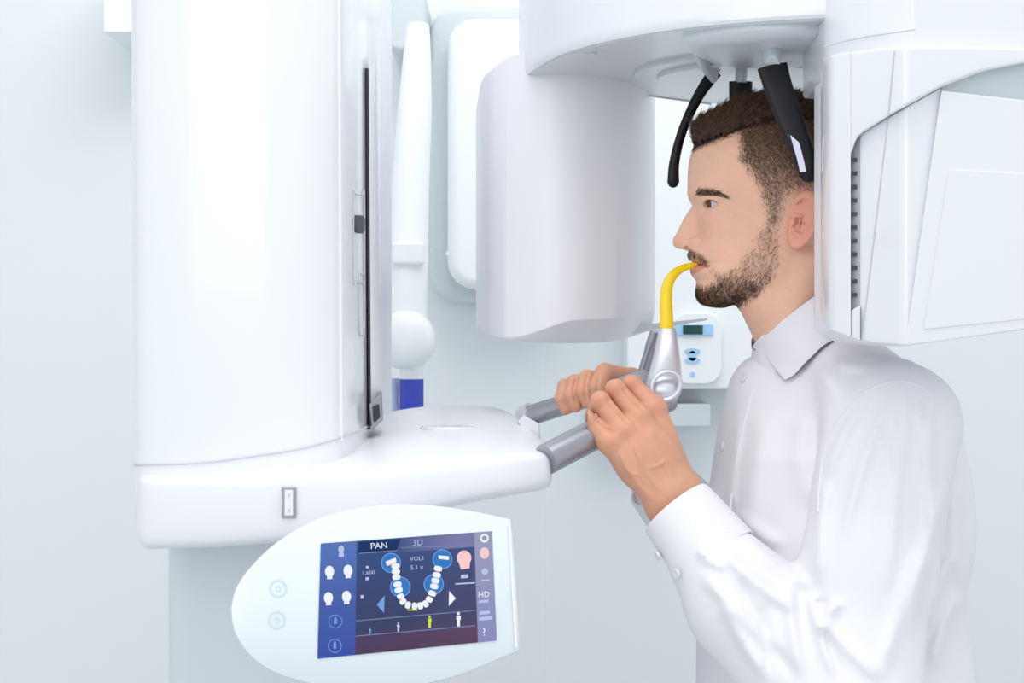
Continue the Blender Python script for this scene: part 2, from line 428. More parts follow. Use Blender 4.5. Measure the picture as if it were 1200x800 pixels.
# screen graphics
EW = emis('ui_white', (.78, .82, .86)); EB = emis('ui_blue', (.03, .17, .50)); EBL = emis('ui_light_blue', (.16, .33, .72)); EG = emis('ui_grey_blue', (.15, .22, .42))
EP = emis('ui_pink', (.85, .55, .55)); EY = emis('ui_yellow', (.60, .72, .05)); ED = emis('ui_deep', (.006, .03, .12)); EL = emis('ui_lilac', (.45, .52, .75))
UM = [EW, EB, EBL, EG, EP, EY, ED, EL]
gb = bmesh.new()
def up(pts, mi, off=.0058):
    f = gb.faces.new([gb.verts.new(zp(x, y, off)) for x, y in pts]); f.material_index = mi
def uc(x, y, rx, ry, mi, off=.0058, n=24): up([(x+rx*math.cos(2*math.pi*k/n), y+ry*math.sin(2*math.pi*k/n)) for k in range(n)], mi, off)
def ur(x0, y0, x1, y1, mi, off=.0058, sl=-.09): up([(x0, y0), (x1, y0+sl*(x1-x0)), (x1, y1+sl*(x1-x0)), (x0, y1)], mi, off)
def line(x0, y0, x1, y1, w, mi, off=.0058): up([(x0, y0-w), (x1, y1-w), (x1+.1, y1+w), (x0+.1, y0+w)], mi, off)
def uring(x, y, r0, r1, mi): annulus(gb, lambda a, b: zp(x+a, y+b, .0060), r0, r1, 28, mi)
# tab bar and lines
up([(240, 116), (470, 100), (448, 160), (236, 176)], 6); line(238, 180, 452, 164, 2.5, 3); line(452, 163, 472, 104, 2, 3)
line(470, 148, 870, 138, 2, 3); line(222, 552, 880, 494, 2.5, 3); line(220, 636, 880, 578, 2.5, 3)
for (x, y, r) in ((415, 232, 55), (698, 212, 55), (466, 365, 57), (650, 350, 56)):
    uc(x, y, r, r, 1); uring(x, y, r-5, r, 2)
# tooth arch
arch = crm([Vector((440, 250, 0)), Vector((446, 320, 0)), Vector((462, 400, 0)), Vector((490, 455, 0)), Vector((545, 470, 0)), Vector((605, 458, 0)), Vector((642, 400, 0)), Vector((662, 320, 0)), Vector((680, 240, 0))], 8)
acc = [arch[0]]; L_ = 0
for a, b in zip(arch[:-1], arch[1:]):
    L_ += (b-a).length
    if L_ > 30: acc.append(b); L_ = 0
for i, q in enumerate(acc):
    t = (acc[min(i+1, len(acc)-1)]-acc[max(i-1, 0)]).normalized(); n_ = Vector((-t.y, t.x, 0)); w = 20 if 4 < i < len(acc)-5 else 23
    pts = []
    for k in range(12):
        a = 2*math.pi*k/12; pts.append(q+t*(15.5*abs(math.cos(a))**.7*(1 if math.cos(a) > 0 else -1))+n_*(w*abs(math.sin(a))**.7*(1 if math.sin(a) > 0 else -1)))
    up([(p.x, p.y) for p in pts], 0, .0064)
line(440, 256, 446, 330, 3, 4, .0066); line(505, 492, 560, 492, 3, 5, .0066)
up([(385, 225), (440, 203), (446, 225), (392, 248)], 0, .0064); up([(675, 190), (735, 196), (733, 216), (678, 210)], 0, .0064); up([(392, 240), (440, 226), (444, 233), (396, 249)], 4, .0066)
up([(380, 412), (337, 463), (376, 508)], 2); up([(735, 385), (772, 428), (733, 470)], 0)
# head icons
for (x, y, mi) in ((76, 280, 0), (178, 275, 0), (70, 425, 0), (170, 418, 0), (140, 158, 7)):
    uc(x, y, 25 if mi == 0 else 16, 32 if mi == 0 else 22, mi); up([(x-12, y+20), (x+14, y+18), (x+16, y+40), (x-14, y+42)], mi, .0060)
for (x, y) in ((108, 555), (105, 690)): uring(x, y, 34, 38, 2); ur(x-8, y-14, x+8, y+14, 2); uc(x, y-20, 6, 6, 2)
uc(818, 205, 40, 42, 4); up([(790, 235), (850, 230), (848, 262), (800, 268)], 4, .0060)
uring(930, 96, 14, 24, 0); uc(930, 178, 26, 32, 4); uc(932, 280, 18, 18, 7); line(912, 330, 958, 326, 4, 7); line(770, 348, 878, 342, 4, 7)
ur(800, 298, 840, 318, 7); uc(284, 256, 8, 8, 7); ur(275, 312, 292, 328, 7); ur(247, 410, 264, 430, 7)
def person(x, y, s, mi):
    uc(x, y-s*.78, s*.2, s*.2, mi); ur(x-s*.3, y-s*.5, x+s*.3, y+s*.1, mi, sl=0); ur(x-s*.2, y+s*.1, x+s*.2, y+s, mi, sl=0)
person(300, 606, 18, 2); person(455, 584, 26, 7); person(628, 556, 34, 5); person(787, 542, 40, 0)
# lettering
def letters(txt, x, y, h, mi, ang=-4.1, wmax=None):
    cu = bpy.data.curves.new('t', 'FONT'); cu.body = txt; cu.resolution_u = 3
    o = bpy.data.objects.new('t', cu); C.objects.link(o); dg = bpy.context.evaluated_depsgraph_get(); dg.update()
    me = bpy.data.meshes.new_from_object(o.evaluated_get(dg)); bpy.data.objects.remove(o)
    co = [v.co.copy() for v in me.vertices]; w = max(v.x for v in co); sx = sy = h/.72
    if wmax: sx = wmax/w
    ca, sa = math.cos(math.radians(ang)), math.sin(math.radians(ang)); vv = []
    for v in co:
        X, Y = v.x*sx, -v.y*sy; vv.append(gb.verts.new(zp(x+X*ca-Y*sa, y+X*sa+Y*ca, .0068)))
    for p in me.polygons:
        try: f = gb.faces.new([vv[i] for i in p.vertices]); f.material_index = mi
        except ValueError: pass
letters('PAN', 302, 156, 34, 0, wmax=92); letters('3D', 536, 138, 34, 7, wmax=55); letters('VOL1', 520, 222, 24, 7, wmax=74); letters('5.1 x', 522, 270, 24, 7, wmax=72)
letters('1,600', 254, 298, 20, 7, wmax=72); letters('HD', 896, 424, 34, 0, wmax=62); ur(898, 440, 952, 454, 7); ur(902, 500, 960, 518, 7)
ur(900, 532, 970, 550, 7); letters('?', 920, 634, 42, 0)
obj('screen_graphics', gb, UM, panel, label='lit icons, tooth arch and lettering')

# ---- overhead rotating arm
ZB = ZC+.308
near = [(1078, 14.5), (1000, 18.5), (927, 22), (822, 30), (733, 43), (665, 60), (628, 78), (611, 92), (608, 100)]
far = [(623, 109), (691, 108.5), (759, 112), (833, 121), (900, 128), (1000, 128), (1060, 110)]
poly = [Pz(x, y, ZB) for x, y in near]; poly = crm(poly, 6)
polyf = crm([Pz(x, y, ZB) for x, y in far], 4)
base = poly+polyf
cen = Vector((sum(p.x for p in base)/len(base), sum(p.y for p in base)/len(base), ZB))
def grow(s, z): return [Vector((cen.x+(p.x-cen.x)*s, cen.y+(p.y-cen.y)*s, z)) for p in base]
bm = bmesh.new(); loft(bm, [grow(.985, ZB), grow(.996, ZB+.003), grow(1.0, ZB+.010), grow(1.006, ZB+.2)])
arm = obj('rotating_arm', bm, WHITE, unit, ang=30)
bm = bmesh.new(); loft(bm, [grow(.965, ZB-.0015), grow(.965, ZB+.002)]); obj('underside_cover', bm, UNDER, arm, label='underside of the arm, its soft shade put into the grey')
# round turntable above the head
tc_ = Pz(868, 83, ZB); 
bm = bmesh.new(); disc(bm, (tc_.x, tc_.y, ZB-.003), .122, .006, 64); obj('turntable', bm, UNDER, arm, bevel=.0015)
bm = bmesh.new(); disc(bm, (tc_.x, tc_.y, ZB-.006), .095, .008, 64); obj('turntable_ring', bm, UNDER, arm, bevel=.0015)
# grey hood in front of the turntable
bm = bmesh.new()
hp_ = [Pz(x, y, ZB) for x, y in ((800, 38), (830, 33), (880, 28), (930, 26), (962, 28))]; hp2 = [Pz(x, y, ZB) for x, y in ((962, 62), (930, 69), (880, 70), (840, 66), (810, 52))]
loop = crm(hp_, 4)+crm(hp2, 4); cn = sum(loop, Vector())/len(loop)
def hl(s, dz): return [Vector((cn.x+(p.x-cn.x)*s, cn.y+(p.y-cn.y)*s, ZB+dz)) for p in loop]
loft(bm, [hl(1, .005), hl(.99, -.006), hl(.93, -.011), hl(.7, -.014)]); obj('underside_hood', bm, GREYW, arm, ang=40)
bm = bmesh.new(); c = Pz(693, 60, ZB); disc(bm, (c.x, c.y, ZB-.002), .006, .003, 20); obj('screw_cover', bm, SEAM, arm)

# sensor housing (the far side of the rotating arm)
sp = [(563, 2.06, 98, 383), (563.5, 2.0, 100, 385), (566, 1.95, 92, 389), (576, 1.91, 82, 393.5), (600, 1.885, 66, 398.5), (640, 1.865, 60, 401.5), (685, 1.87, 60, 401.8), (725, 1.90, 60, 399), (748, 1.95, 60, 393), (760, 2.02, 60, 389), (766, 2.10, 60, 386), (768, 2.20, 60, 384)]
dn = crm([Vector((a, b, d)) for a, b, c, d in sp], 5); tz = crm([Vector((a, c, 0)) for a, b, c, d in sp], 5)
def vt(q, t): 
    b = P(q.x, q.z, q.y); top = P(q.x, t.y, q.y); return b, Vector((b.x, b.y, min(max(top.z, b.z+.1), ZC+.34)))
low_, mid_, top_ = [], [], []
for q, t in zip(dn, tz):
    b, tt = vt(q, t); ch = .024*float(sstep(590, 680, np.array(q.x)))
    low_.append(b+Vector((0, .05*min(1, ch/.024)+.01, 0))); mid_.append(b+Vector((0, 0, ch+.003))); top_.append(tt)
back = [Vector((.186, 2.42, 0)), Vector((-.02, 2.42, 0)), Vector((-.05, 2.25, 0))]
def withback(r, z): return r+[Vector((b.x, b.y, z)) for b in back]
bm = bmesh.new(); loft(bm, [withback(low_, low_[0].z), withback([m_+Vector((0, .002, -.002)) for m_ in mid_], low_[0].z+.004), withback(mid_, low_[0].z+.006), withback(top_, ZC+.32)])
sens = obj('sensor_housing', bm, WHITE2, unit, ang=33)
bm = bmesh.new(); f = [P(742, 381, 1.99), P(790, 376.5, 2.03), P(829, 372.5, 2.08), P(829, 375, 2.08), P(790, 381.5, 2.03), P(742, 391, 1.99)]
slab(bm, f, [p+Vector((0, .3, 0)) for p in f]); obj('bottom_tray', bm, UNDER, sens, bevel=.001)
# panel seam round the top of the housing
bm = bmesh.new(); tube(bm, [t_+Vector((0, -.0015, -.004)) for t_ in [vt(q, t)[1] for q, t in zip(dn, tz)][:0]] or [Pz(623, 109.5, ZB-.002), Pz(691, 109, ZB-.002), Pz(759, 112, ZB-.002), Pz(833, 122, ZB-.002)], .0012, 8)
obj('housing_seam', bm, SEAM, sens)

# tube head (the near side of the arm)
def fy(px, off=0): return 1.385+.00022*(abs(px-1085))+off
def flatp(pts, off): return [P(x, y, Yp(x)+off) for x, y in pts]
def Yp(px):       # depth across the front: bulges towards the camera at px 1061
    return 1.40+ (.0011*(1061-px) if px < 1061 else .00042*(px-1061))
core_pts = [(963, 52), (1061, 50), (1240, 56), (1240, 380), (1061, 405), (1008, 399), (972, 385), (963, 372)]
thead = None
def prism(pts, off, th):
    f = [P(x, y, Yp(x)+off) for x, y in pts]; return f, [p+Vector((.0, th, 0)) for p in f]
bm = bmesh.new()
# core body split in columns so that it follows the bend
cols = [(962.5, 50, 366), (966, 49, 380), (972, 48, 386), (985, 47.5, 392), (1008, 47, 399.5), (1035, 47, 403), (1061, 47, 405.5), (1100, 48, 400), (1150, 50, 393.5), (1205, 52, 385.5), (1260, 54, 378)]
rings = []
for (x, t, b) in cols:
    inset = .035*max(0, (980-x)/18)**2 + .022
    Y = Yp(x)+inset; a = P(x, t, Y); c_ = P(x, b, Y); mid = P(x, (t+b)/2, Y)
    yb_ = 1.60
    rings.append([P(x, b-3, Y), P(x, (t+b)/2, Y), P(x, t+3, Y), a+Vector((0, .004, 0)), Vector((a.x, yb_, a.z)), Vector((a.x, yb_, c_.z)), c_+Vector((0, .004, 0))])
loft(bm, rings); thead = obj('tube_head', bm, WHITE2, unit, ang=30)
# outer cover: left strip and the sweeping top
def strip(top, bot, off, th, name, m, bevel=.003, n=14, lab=None):
    """solid between two px polylines, column by column, on the bent front"""
    xs = np.linspace(max(top[0][0], bot[0][0]), min(top[-1][0], bot[-1][0]), n); bm = bmesh.new(); rr = []
    for x in xs:
        t = np.interp(x, *zip(*top)); b = np.interp(x, *zip(*bot)); ins = .03*max(0, (978-x)/16)**2
        Y = Yp(x)+off+ins; rr.append([P(x, b, Y), P(x, t, Y), P(x, t, Y+th), P(x, b, Y+th)])
    loft(bm, rr); return obj(name, bm, m, thead, bevel=bevel, label=lab, ang=30)
ctop = [(962, 68), (985, 62), (1045, 54), (1120, 53), (1260, 57)]
# left strip with the vent well cut out
strip(ctop, [(962, 366), (966, 379), (974, 387), (985, 391.5), (997, 395.5)], 0, .03, 'cover', WHITE, .004, 16)
strip([(996, 60.5), (1045, 54), (1120, 53), (1260, 57)], [(996, 184), (998, 172), (1002, 164), (1008, 157.5), (1045, 134), (1103, 102), (1150, 84), (1200, 74), (1260, 66)], .0003, .024, 'cover_arch', WHITE, .004, 34)
strip([(1007.5, 157), (1045, 134.5), (1103, 102.5)], [(1007.5, 399.5), (1035, 402.5), (1061, 405), (1103, 399.5)], .012, .02, 'side_panel', WHITE, .002, 20)
strip([(1061.5, 401), (1103, 106), (1260, 124)], [(1061.5, 404.5), (1103, 399.5), (1260, 377)], .006, .02, 'front_panel', WHITE, .0012, 58)
strip([(1083, 381), (1112, 198), (1260, 206)], [(1083, 386), (1112, 383), (1260, 368)], .0048, .02, 'inner_panel', WHITE, .0008, 58)
strip([(996.5, 364), (1008, 357)], [(996.5, 395.5), (1008, 399.5)], .004, .02, 'vent_end', WHITE, .002, 4)
strip([(1103, 75), (1260, 65)], [(1103, 110), (1260, 128)], .020, .006, 'recess_back', BACKG, .001, 6, 'grey recess above the front panel')
# thin seams
bm = bmesh.new()
for (a, b, c_, d, off) in ((1048, 60, 1041, 135, -.0004), (1041, 137, 1010, 397, .0115)):
    A = P(a, b, Yp(a)+off); B = P(c_, d, Yp(c_)+off); tube(bm, [A, B], .0007, 6)
obj('panel_seam', bm, SEAM, thead)
bm = bmesh.new()
for k in range(11):
    y = 185+k*15.8; x = 1001.8+k*.12
    front_plate(x-4.5, y, x+6.5, y+4.6, Yp(1002)+.019, Yp(1002)+.026, bm)
ven = obj('vent', bm, mat('vent_shadow_grey', (.10, .10, .12), .6), thead, label='column of dark cooling slots')
# upper block joining tube head and arm
bm = bmesh.new(); rr = []
for (x, b) in [(965, 52), (975, 48.5), (1000, 42), (1035, 35), (1070, 30), (1120, 28), (1180, 29), (1260, 31)]:
    Y = Yp(x)+.006+.03*max(0, (985-x)/20)**2; a = P(x, b+40, Y+.008); rr.append([a, Vector((a.x, a.y, ZC+.52)), Vector((a.x, 1.66, ZC+.52)), Vector((a.x, 1.66, a.z))])
loft(bm, rr); obj('upper_block', bm, WHITE, thead, bevel=.003, ang=30)
bm = bmesh.new(); tube(bm, [P(x, y, Yp(x)+.0055) for x, y in ((966, 55), (985, 49), (1020, 42), (1060, 36.5), (1072, 34.5))], .0009, 6)
obj('block_seam', bm, SEAM, thead)

# ---- head supports
def support(path, wid, thick, wdir, br, brw, label):
    """path: list of (px,py,Y); flat black blade"""
    pts = crm([P(*q) for q in path], 6); n = len(pts); w_ = np.interp(np.linspace(0, 1, n), np.linspace(0, 1, len(wid)), wid)
    wd = Vector(wdir).normalized(); rr = []
    for i, p in enumerate(pts):
        d = (pts[min(i+1, n-1)]-pts[max(i-1, 0)]).normalized(); a = (wd-d*wd.dot(d)).normalized(); b = d.cross(a)
        rr.append([p+a*w_[i]*math.copysign(abs(math.cos(t))**.6, math.cos(t))+b*thick*math.copysign(abs(math.sin(t))**.6, math.sin(t)) for t in (2*math.pi*k/16 for k in range(16))])
    # rounded end
    e = pts[-1]; d = (pts[-1]-pts[-2]).normalized(); last = rr[-1]
    for s, k in ((.9, .35), (.65, .75), (.25, .98)): rr.append([e+(q-e)*s+d*w_[-1]*k for q in last])
    bm = bmesh.new(); loft(bm, rr); o = obj('temple_support', bm, BLACK, unit, ang=60, label=label)
    bp = [P(*q) for q in br]; bm = bmesh.new(); tube(bm, bp, brw, 18, flat=.45, up=wd)
    obj('bracket', bm, GREYW, o, ang=50, label='pale grey bracket'); return o
support([(838, 84, 1.80), (820, 110, 1.80), (805, 140, 1.80), (796, 165, 1.80), (790, 192, 1.80), (789, 213, 1.80)], [.0080, .0060, .0052, .005, .0056, .0066], .0045, (1, .1, 0),
        [(815, 40, 1.72), (826, 66, 1.77), (836, 86, 1.80)], [.022, .020, .013], 'thin black curved blade in front of the forehead')
s2 = support([(868, 96, 1.80), (868, 112, 1.80), (869, 128, 1.80)], [.013, .013, .013], .006, (1, 0, 0), [(870, 66, 1.80), (869, 82, 1.80), (868, 98, 1.80)], [.016, .0145, .0135], 'short black centre pad over the hair')
s3 = support([(905, 78, 1.63), (912, 102, 1.625), (923, 132, 1.62), (935, 163, 1.615), (945, 190, 1.61), (948, 201, 1.61)], [.0155, .0145, .0138, .0125, .0112, .0108], .005, (1, 0, .1),
        [(905, 56, 1.66), (905, 68, 1.64), (905, 80, 1.63)], [.022, .020, .017], 'broad black blade beside the temple')
bm = bmesh.new()
gl = [(926, 158), (936.5, 167), (942.5, 190), (944.5, 201), (937.5, 201.5), (934, 186)]
slab(bm, [P(x, y, 1.6045) for x, y in gl], [P(x, y, 1.612) for x, y in gl]); obj('glint_patch', bm, GLINT, s3, label='pale patch painted as a glint on the black blade')

# ---- hand grips and bite holder
nt0, nt1 = P(640, 538, 1.60), P(784, 464, 1.70)
bm = bmesh.new(); tube(bm, [nt0, nt0.lerp(nt1, .5), nt1.lerp(nt0, .02)], .0155, 32); g1 = obj('hand_grip', bm, METAL, unit, ang=50, label='near brushed silver grip tube')
ft0, ft1 = P(620, 487, 1.82), P(762, 442, 1.75)
bm = bmesh.new(); tube(bm, [ft0, ft0.lerp(ft1, .5), ft1], .0115, 32); g2 = obj('hand_grip', bm, METAL, unit, ang=50, label='far brushed silver grip tube')
dd = (ft1-ft0).normalized()
bm = bmesh.new(); tube(bm, [ft0-dd*.013, ft0-dd*.011, ft0-dd*.004, ft0+dd*.003], [.006, .0105, .0145, .0145], 28); obj('grip_end', bm, METAL_L, g2, ang=60)
bm = bmesh.new()
slab(bm, [P(606, 494, 1.80), P(613, 486, 1.79), P(632, 496, 1.79), P(634, 524, 1.79), P(628, 522, 1.79), P(618, 510, 1.79)], [P(606, 494, 1.83), P(613, 486, 1.83), P(632, 496, 1.83), P(634, 524, 1.83), P(628, 522, 1.83), P(618, 510, 1.83)])
obj('grip_mount', bm, WHITE, g2, bevel=.002)
# holder: tapered body, fork and ring
bm = bmesh.new(); rr = []
for (y, xl, xr, Y, dp) in ((385, 772, 792, 1.725, .010), (400, 769, 794.5, 1.72, .012), (420, 765, 797, 1.71, .015), (438, 760, 798.5, 1.695, .018), (450, 757, 799, 1.685, .020), (460, 757.5, 798, 1.683, .019), (468, 761, 793, 1.683, .015), (473, 768, 785, 1.683, .008)):
    a, b = P(xl, y, Y), P(xr, y, Y); c_ = (a+b)/2; w = (b-a).length/2
    rr.append([c_+Vector((w*math.copysign(abs(math.cos(t))**.75, math.cos(t)), dp*math.copysign(abs(math.sin(t))**.75, math.sin(t)), 0)) for t in (2*math.pi*k/32 for k in range(32))])
loft(bm, rr); hold = obj('bite_holder', bm, METAL_L, unit, ang=60, label='tapered light silver holder')
bm = bmesh.new(); tube(bm, crm([P(770, 388, 1.745), P(762, 412, 1.75), P(754, 438, 1.755)], 4), [.0095]*4+[.0085]*4+[.0075], 18, flat=.7); obj('fork', bm, METAL, hold, ang=60)
bm = bmesh.new()
ringp = [P(780+17.0*math.cos(t), 452+16.5*math.sin(t)-3*math.cos(t), 1.664) for t in (2*math.pi*k/36 for k in range(36))]
rr = []
for i, p in enumerate(ringp):
    cpt = P(780, 452, 1.664); d = (p-cpt).normalized(); rr.append([p+d*(.0028*math.cos(t))+Vector((0, .0045*math.sin(t), 0)) for t in (2*math.pi*k/10 for k in range(10))])
V_ = [[bm.verts.new(q) for q in r] for r in rr]
for i in range(36):
    a, b = V_[i], V_[(i+1) % 36]
    for k in range(10): bm.faces.new((a[k], a[(k+1) % 10], b[(k+1) % 10], b[k]))
obj('holder_ring', bm, METAL_L, hold, ang=60)
bm = bmesh.new(); disc(bm, P(753.5, 437, 1.735), .004, .006, 20, (0, 1, 0)); obj('pivot_screw', bm, METAL, hold)

# ---- yellow bite block
bite = thing('bite_block', 'curved yellow plastic bite block rising from the silver holder into the mouth', 'bite block', P(781.5, 388, 1.728))
bp = crm([P(781.5, 390, 1.728), P(781, 372, 1.728), P(780.5, 350, 1.73), P(783, 332, 1.735), (P(791, 320, 1.74)), P(803, 313, 1.745), P(816, 310.5, 1.748), P(824, 311, 1.75)], 6)
bm = bmesh.new(); rb = np.interp(np.linspace(0, 1, len(bp)), [0, .35, .6, .8, 1], [.0078, .0062, .0048, .0034, .0028]); tube(bm, bp, list(rb), 20, flat=.75, up=(0, 1, 0)); obj('stem', bm, YELLOW, bite, ang=60)

#==PERSON==
# ------------------------------------------------------------------ the man
man = thing('person', 'bearded man in white dress shirt gripping both silver handles and biting the yellow block', 'person', (.33, 1.76, 0))
S = .001
O = np.array(P(880, 240, 1.75)); rr_ = np.array((280/FX, 1, 0)); rr_ /= np.linalg.norm(rr_)
Lh = -rr_; Fh = np.array((-rr_[1], rr_[0], 0)); Uh = np.array((0, 0, 1.))
Mh = np.stack([Fh, Lh, Uh], 0)                 # rows: local axes in world
def h2w(q): return O+(q*S)@Mh
def w2h(p): return ((p-O)@Mh.T)/S
def hp(px, py, y=0.0):
    """head-local mm of the point seen at px,py on the plane at lateral offset y"""
    d = np.array(((px-600)/FX, 1, (HOR-py)/FX)); c0 = np.array((0, 0, ZC))
    t = ((O-c0)@Lh+y*S)/(d@Lh); return w2h((c0+d*t)[None])[0]
def hproj(q):
    """pixel position of head-local points, near side mirrored"""
    r = q.copy(); r[:, 1] = np.abs(r[:, 1]); w = h2w(r); return 600+FX*w[:, 0]/w[:, 1], HOR-FX*(w[:, 2]-ZC)/w[:, 1]
def curve1(z, x, lo, hi, sig=2.0, st_=.25):
    zz = np.arange(lo, hi, st_); xx = np.interp(zz, z, x); k = np.arange(-int(4*sig/st_), int(4*sig/st_)+1)*st_; w = np.exp(-.5*(k/sig)**2); w /= w.sum()
    n = len(k)//2; xp = np.concatenate([np.full(n, xx[0]), xx, np.full(n, xx[-1])]); ss = np.convolve(xp, w, 'valid')
    return lambda q: np.interp(q, zz, ss)
prof = [(812, 183), (809, 200), (807, 218), (806.3, 228), (807.5, 234), (812, 242), (815, 256), (817, 272), (815.5, 284), (808.5, 291.5), (806.3, 296), (807, 301), (808.8, 304.5), (811.5, 307.5), (816, 310), (811.5, 312.5), (808.8, 315.5),
        (808.5, 319), (811, 323.5), (816, 329.5), (816, 338), (815.8, 345), (818, 351), (823, 356), (832, 359), (845, 360.5)]
pl = sorted([(hp(a, b)[2], hp(a, b)[0]) for a, b in prof])
Ff = curve1([a for a, b in pl], [b for a, b in pl], -125, 80, 1.0)
nose = [(812, 240), (810, 242.5), (803, 253), (795.5, 267), (790.5, 278), (789.3, 283.5), (790.5, 288.5), (795, 291.3), (803, 292.5), (809, 294)]
nl = sorted([(hp(a, b)[2], hp(a, b)[0]) for a, b in nose])
Nf0 = curve1([a for a, b in nl], [b for a, b in nl], -70, 20, .8)
Wf = curve1([-112, -104, -96, -86, -70, -50, -30, -10, 10, 40, 70], [14, 34, 46, 54, 59, 62.5, 67, 70, 71, 70, 66], -125, 80, 3)
Cf = curve1([-110, -90, -60, 0], [0, -10, -28, -32], -125, 80, 4)
Pf = curve1([-110, -85, -50, -30, -8, 4, 14, 30], [2.0, 1.9, 1.75, 1.82, 1.80, 1.9, 2.15, 2.35], -125, 80, 4)
Wn = curve1([-50, -42, -30, -15, 5], [12.5, 12.5, 9.5, 8, 7.5], -70, 20, 3)
eyeC = hp(842.5, 240.2, 31.0); EYR = 12.0
EA = np.array([math.cos(.66), math.sin(.66), -.03]); EA /= np.linalg.norm(EA)      # middle of the lid opening
EB_ = np.cross((0, 0, 1.), EA); EB_ /= np.linalg.norm(EB_); EC_ = np.cross(EA, EB_)
earP = hp(941, 257, 74.0)
def ear_d(q):
    """q: local mm, |y|"""
    p = q-earP
    th = math.radians(12); u = (p[:, 0]*math.cos(th)+p[:, 2]*math.sin(th)); v = -p[:, 0]*math.sin(th)+p[:, 2]*math.cos(th)   # u forward, v up
    w = p[:, 1]+.36*u-1.5          # the back edge flares out
    # outline: egg, wider on top
    ax = 15.3+2.2*np.clip(v/28, -1.4, 1); r = np.sqrt((u/ax)**2+(v/29.5)**2)+1e-6
    ang = np.arctan2(v/29.5, u/ax)
    rim = np.sqrt(((r-.87)*16)**2+(w-2.6)**2)-2.5
    front = sstep(-.9, -.45, ang)*(1-sstep(.35, .75, ang))          # rim fades where the ear meets the cheek
    rim = rim+front*5
    plate = smax((r-1)*14, np.abs(w+2.6)-2.0, 1.5)
    anti = np.sqrt((np.hypot((u+1)/10.2, (v-1)/19.5)-1)**2*110+(w-.9)**2)-2.0
    anti = anti+ (sstep(-1.2, -.6, np.arctan2(v, u+1))*(1-sstep(.9, 1.4, np.arctan2(v, u+1))))*5
    d = smin(smin(plate, rim, 1.0), anti, 1.0)
    conc = np.sqrt(((u-2.0)/8.2)**2+((v+3)/11.5)**2+((w-1.5)/5.2)**2); d = smax(d, -(conc-1)*5.2, 1.5)
    foss = np.sqrt(((u-1)/5.5)**2+((v-15)/5.0)**2+((w-2.5)/3.2)**2); d = smax(d, -(foss-1)*3.2, 1.2)
    tra = np.sqrt(((u-10.2)/3.4)**2+((v+4.5)/5.5)**2+((w+.3)/3.2)**2); d = smin(d, (tra-1)*3.3, 1.6)
    lob = np.sqrt(((u-3)/7.5)**2+((v+23.5)/7.5)**2+((w+.3)/3.6)**2); d = smin(d, (lob-1)*3.8, 3)
    crus = np.sqrt(((u-6)/6.5)**2+((v-2.8)/1.9)**2+((w+1)/2.6)**2); d = smin(d, (crus-1)*1.9, 1.4)
    return d
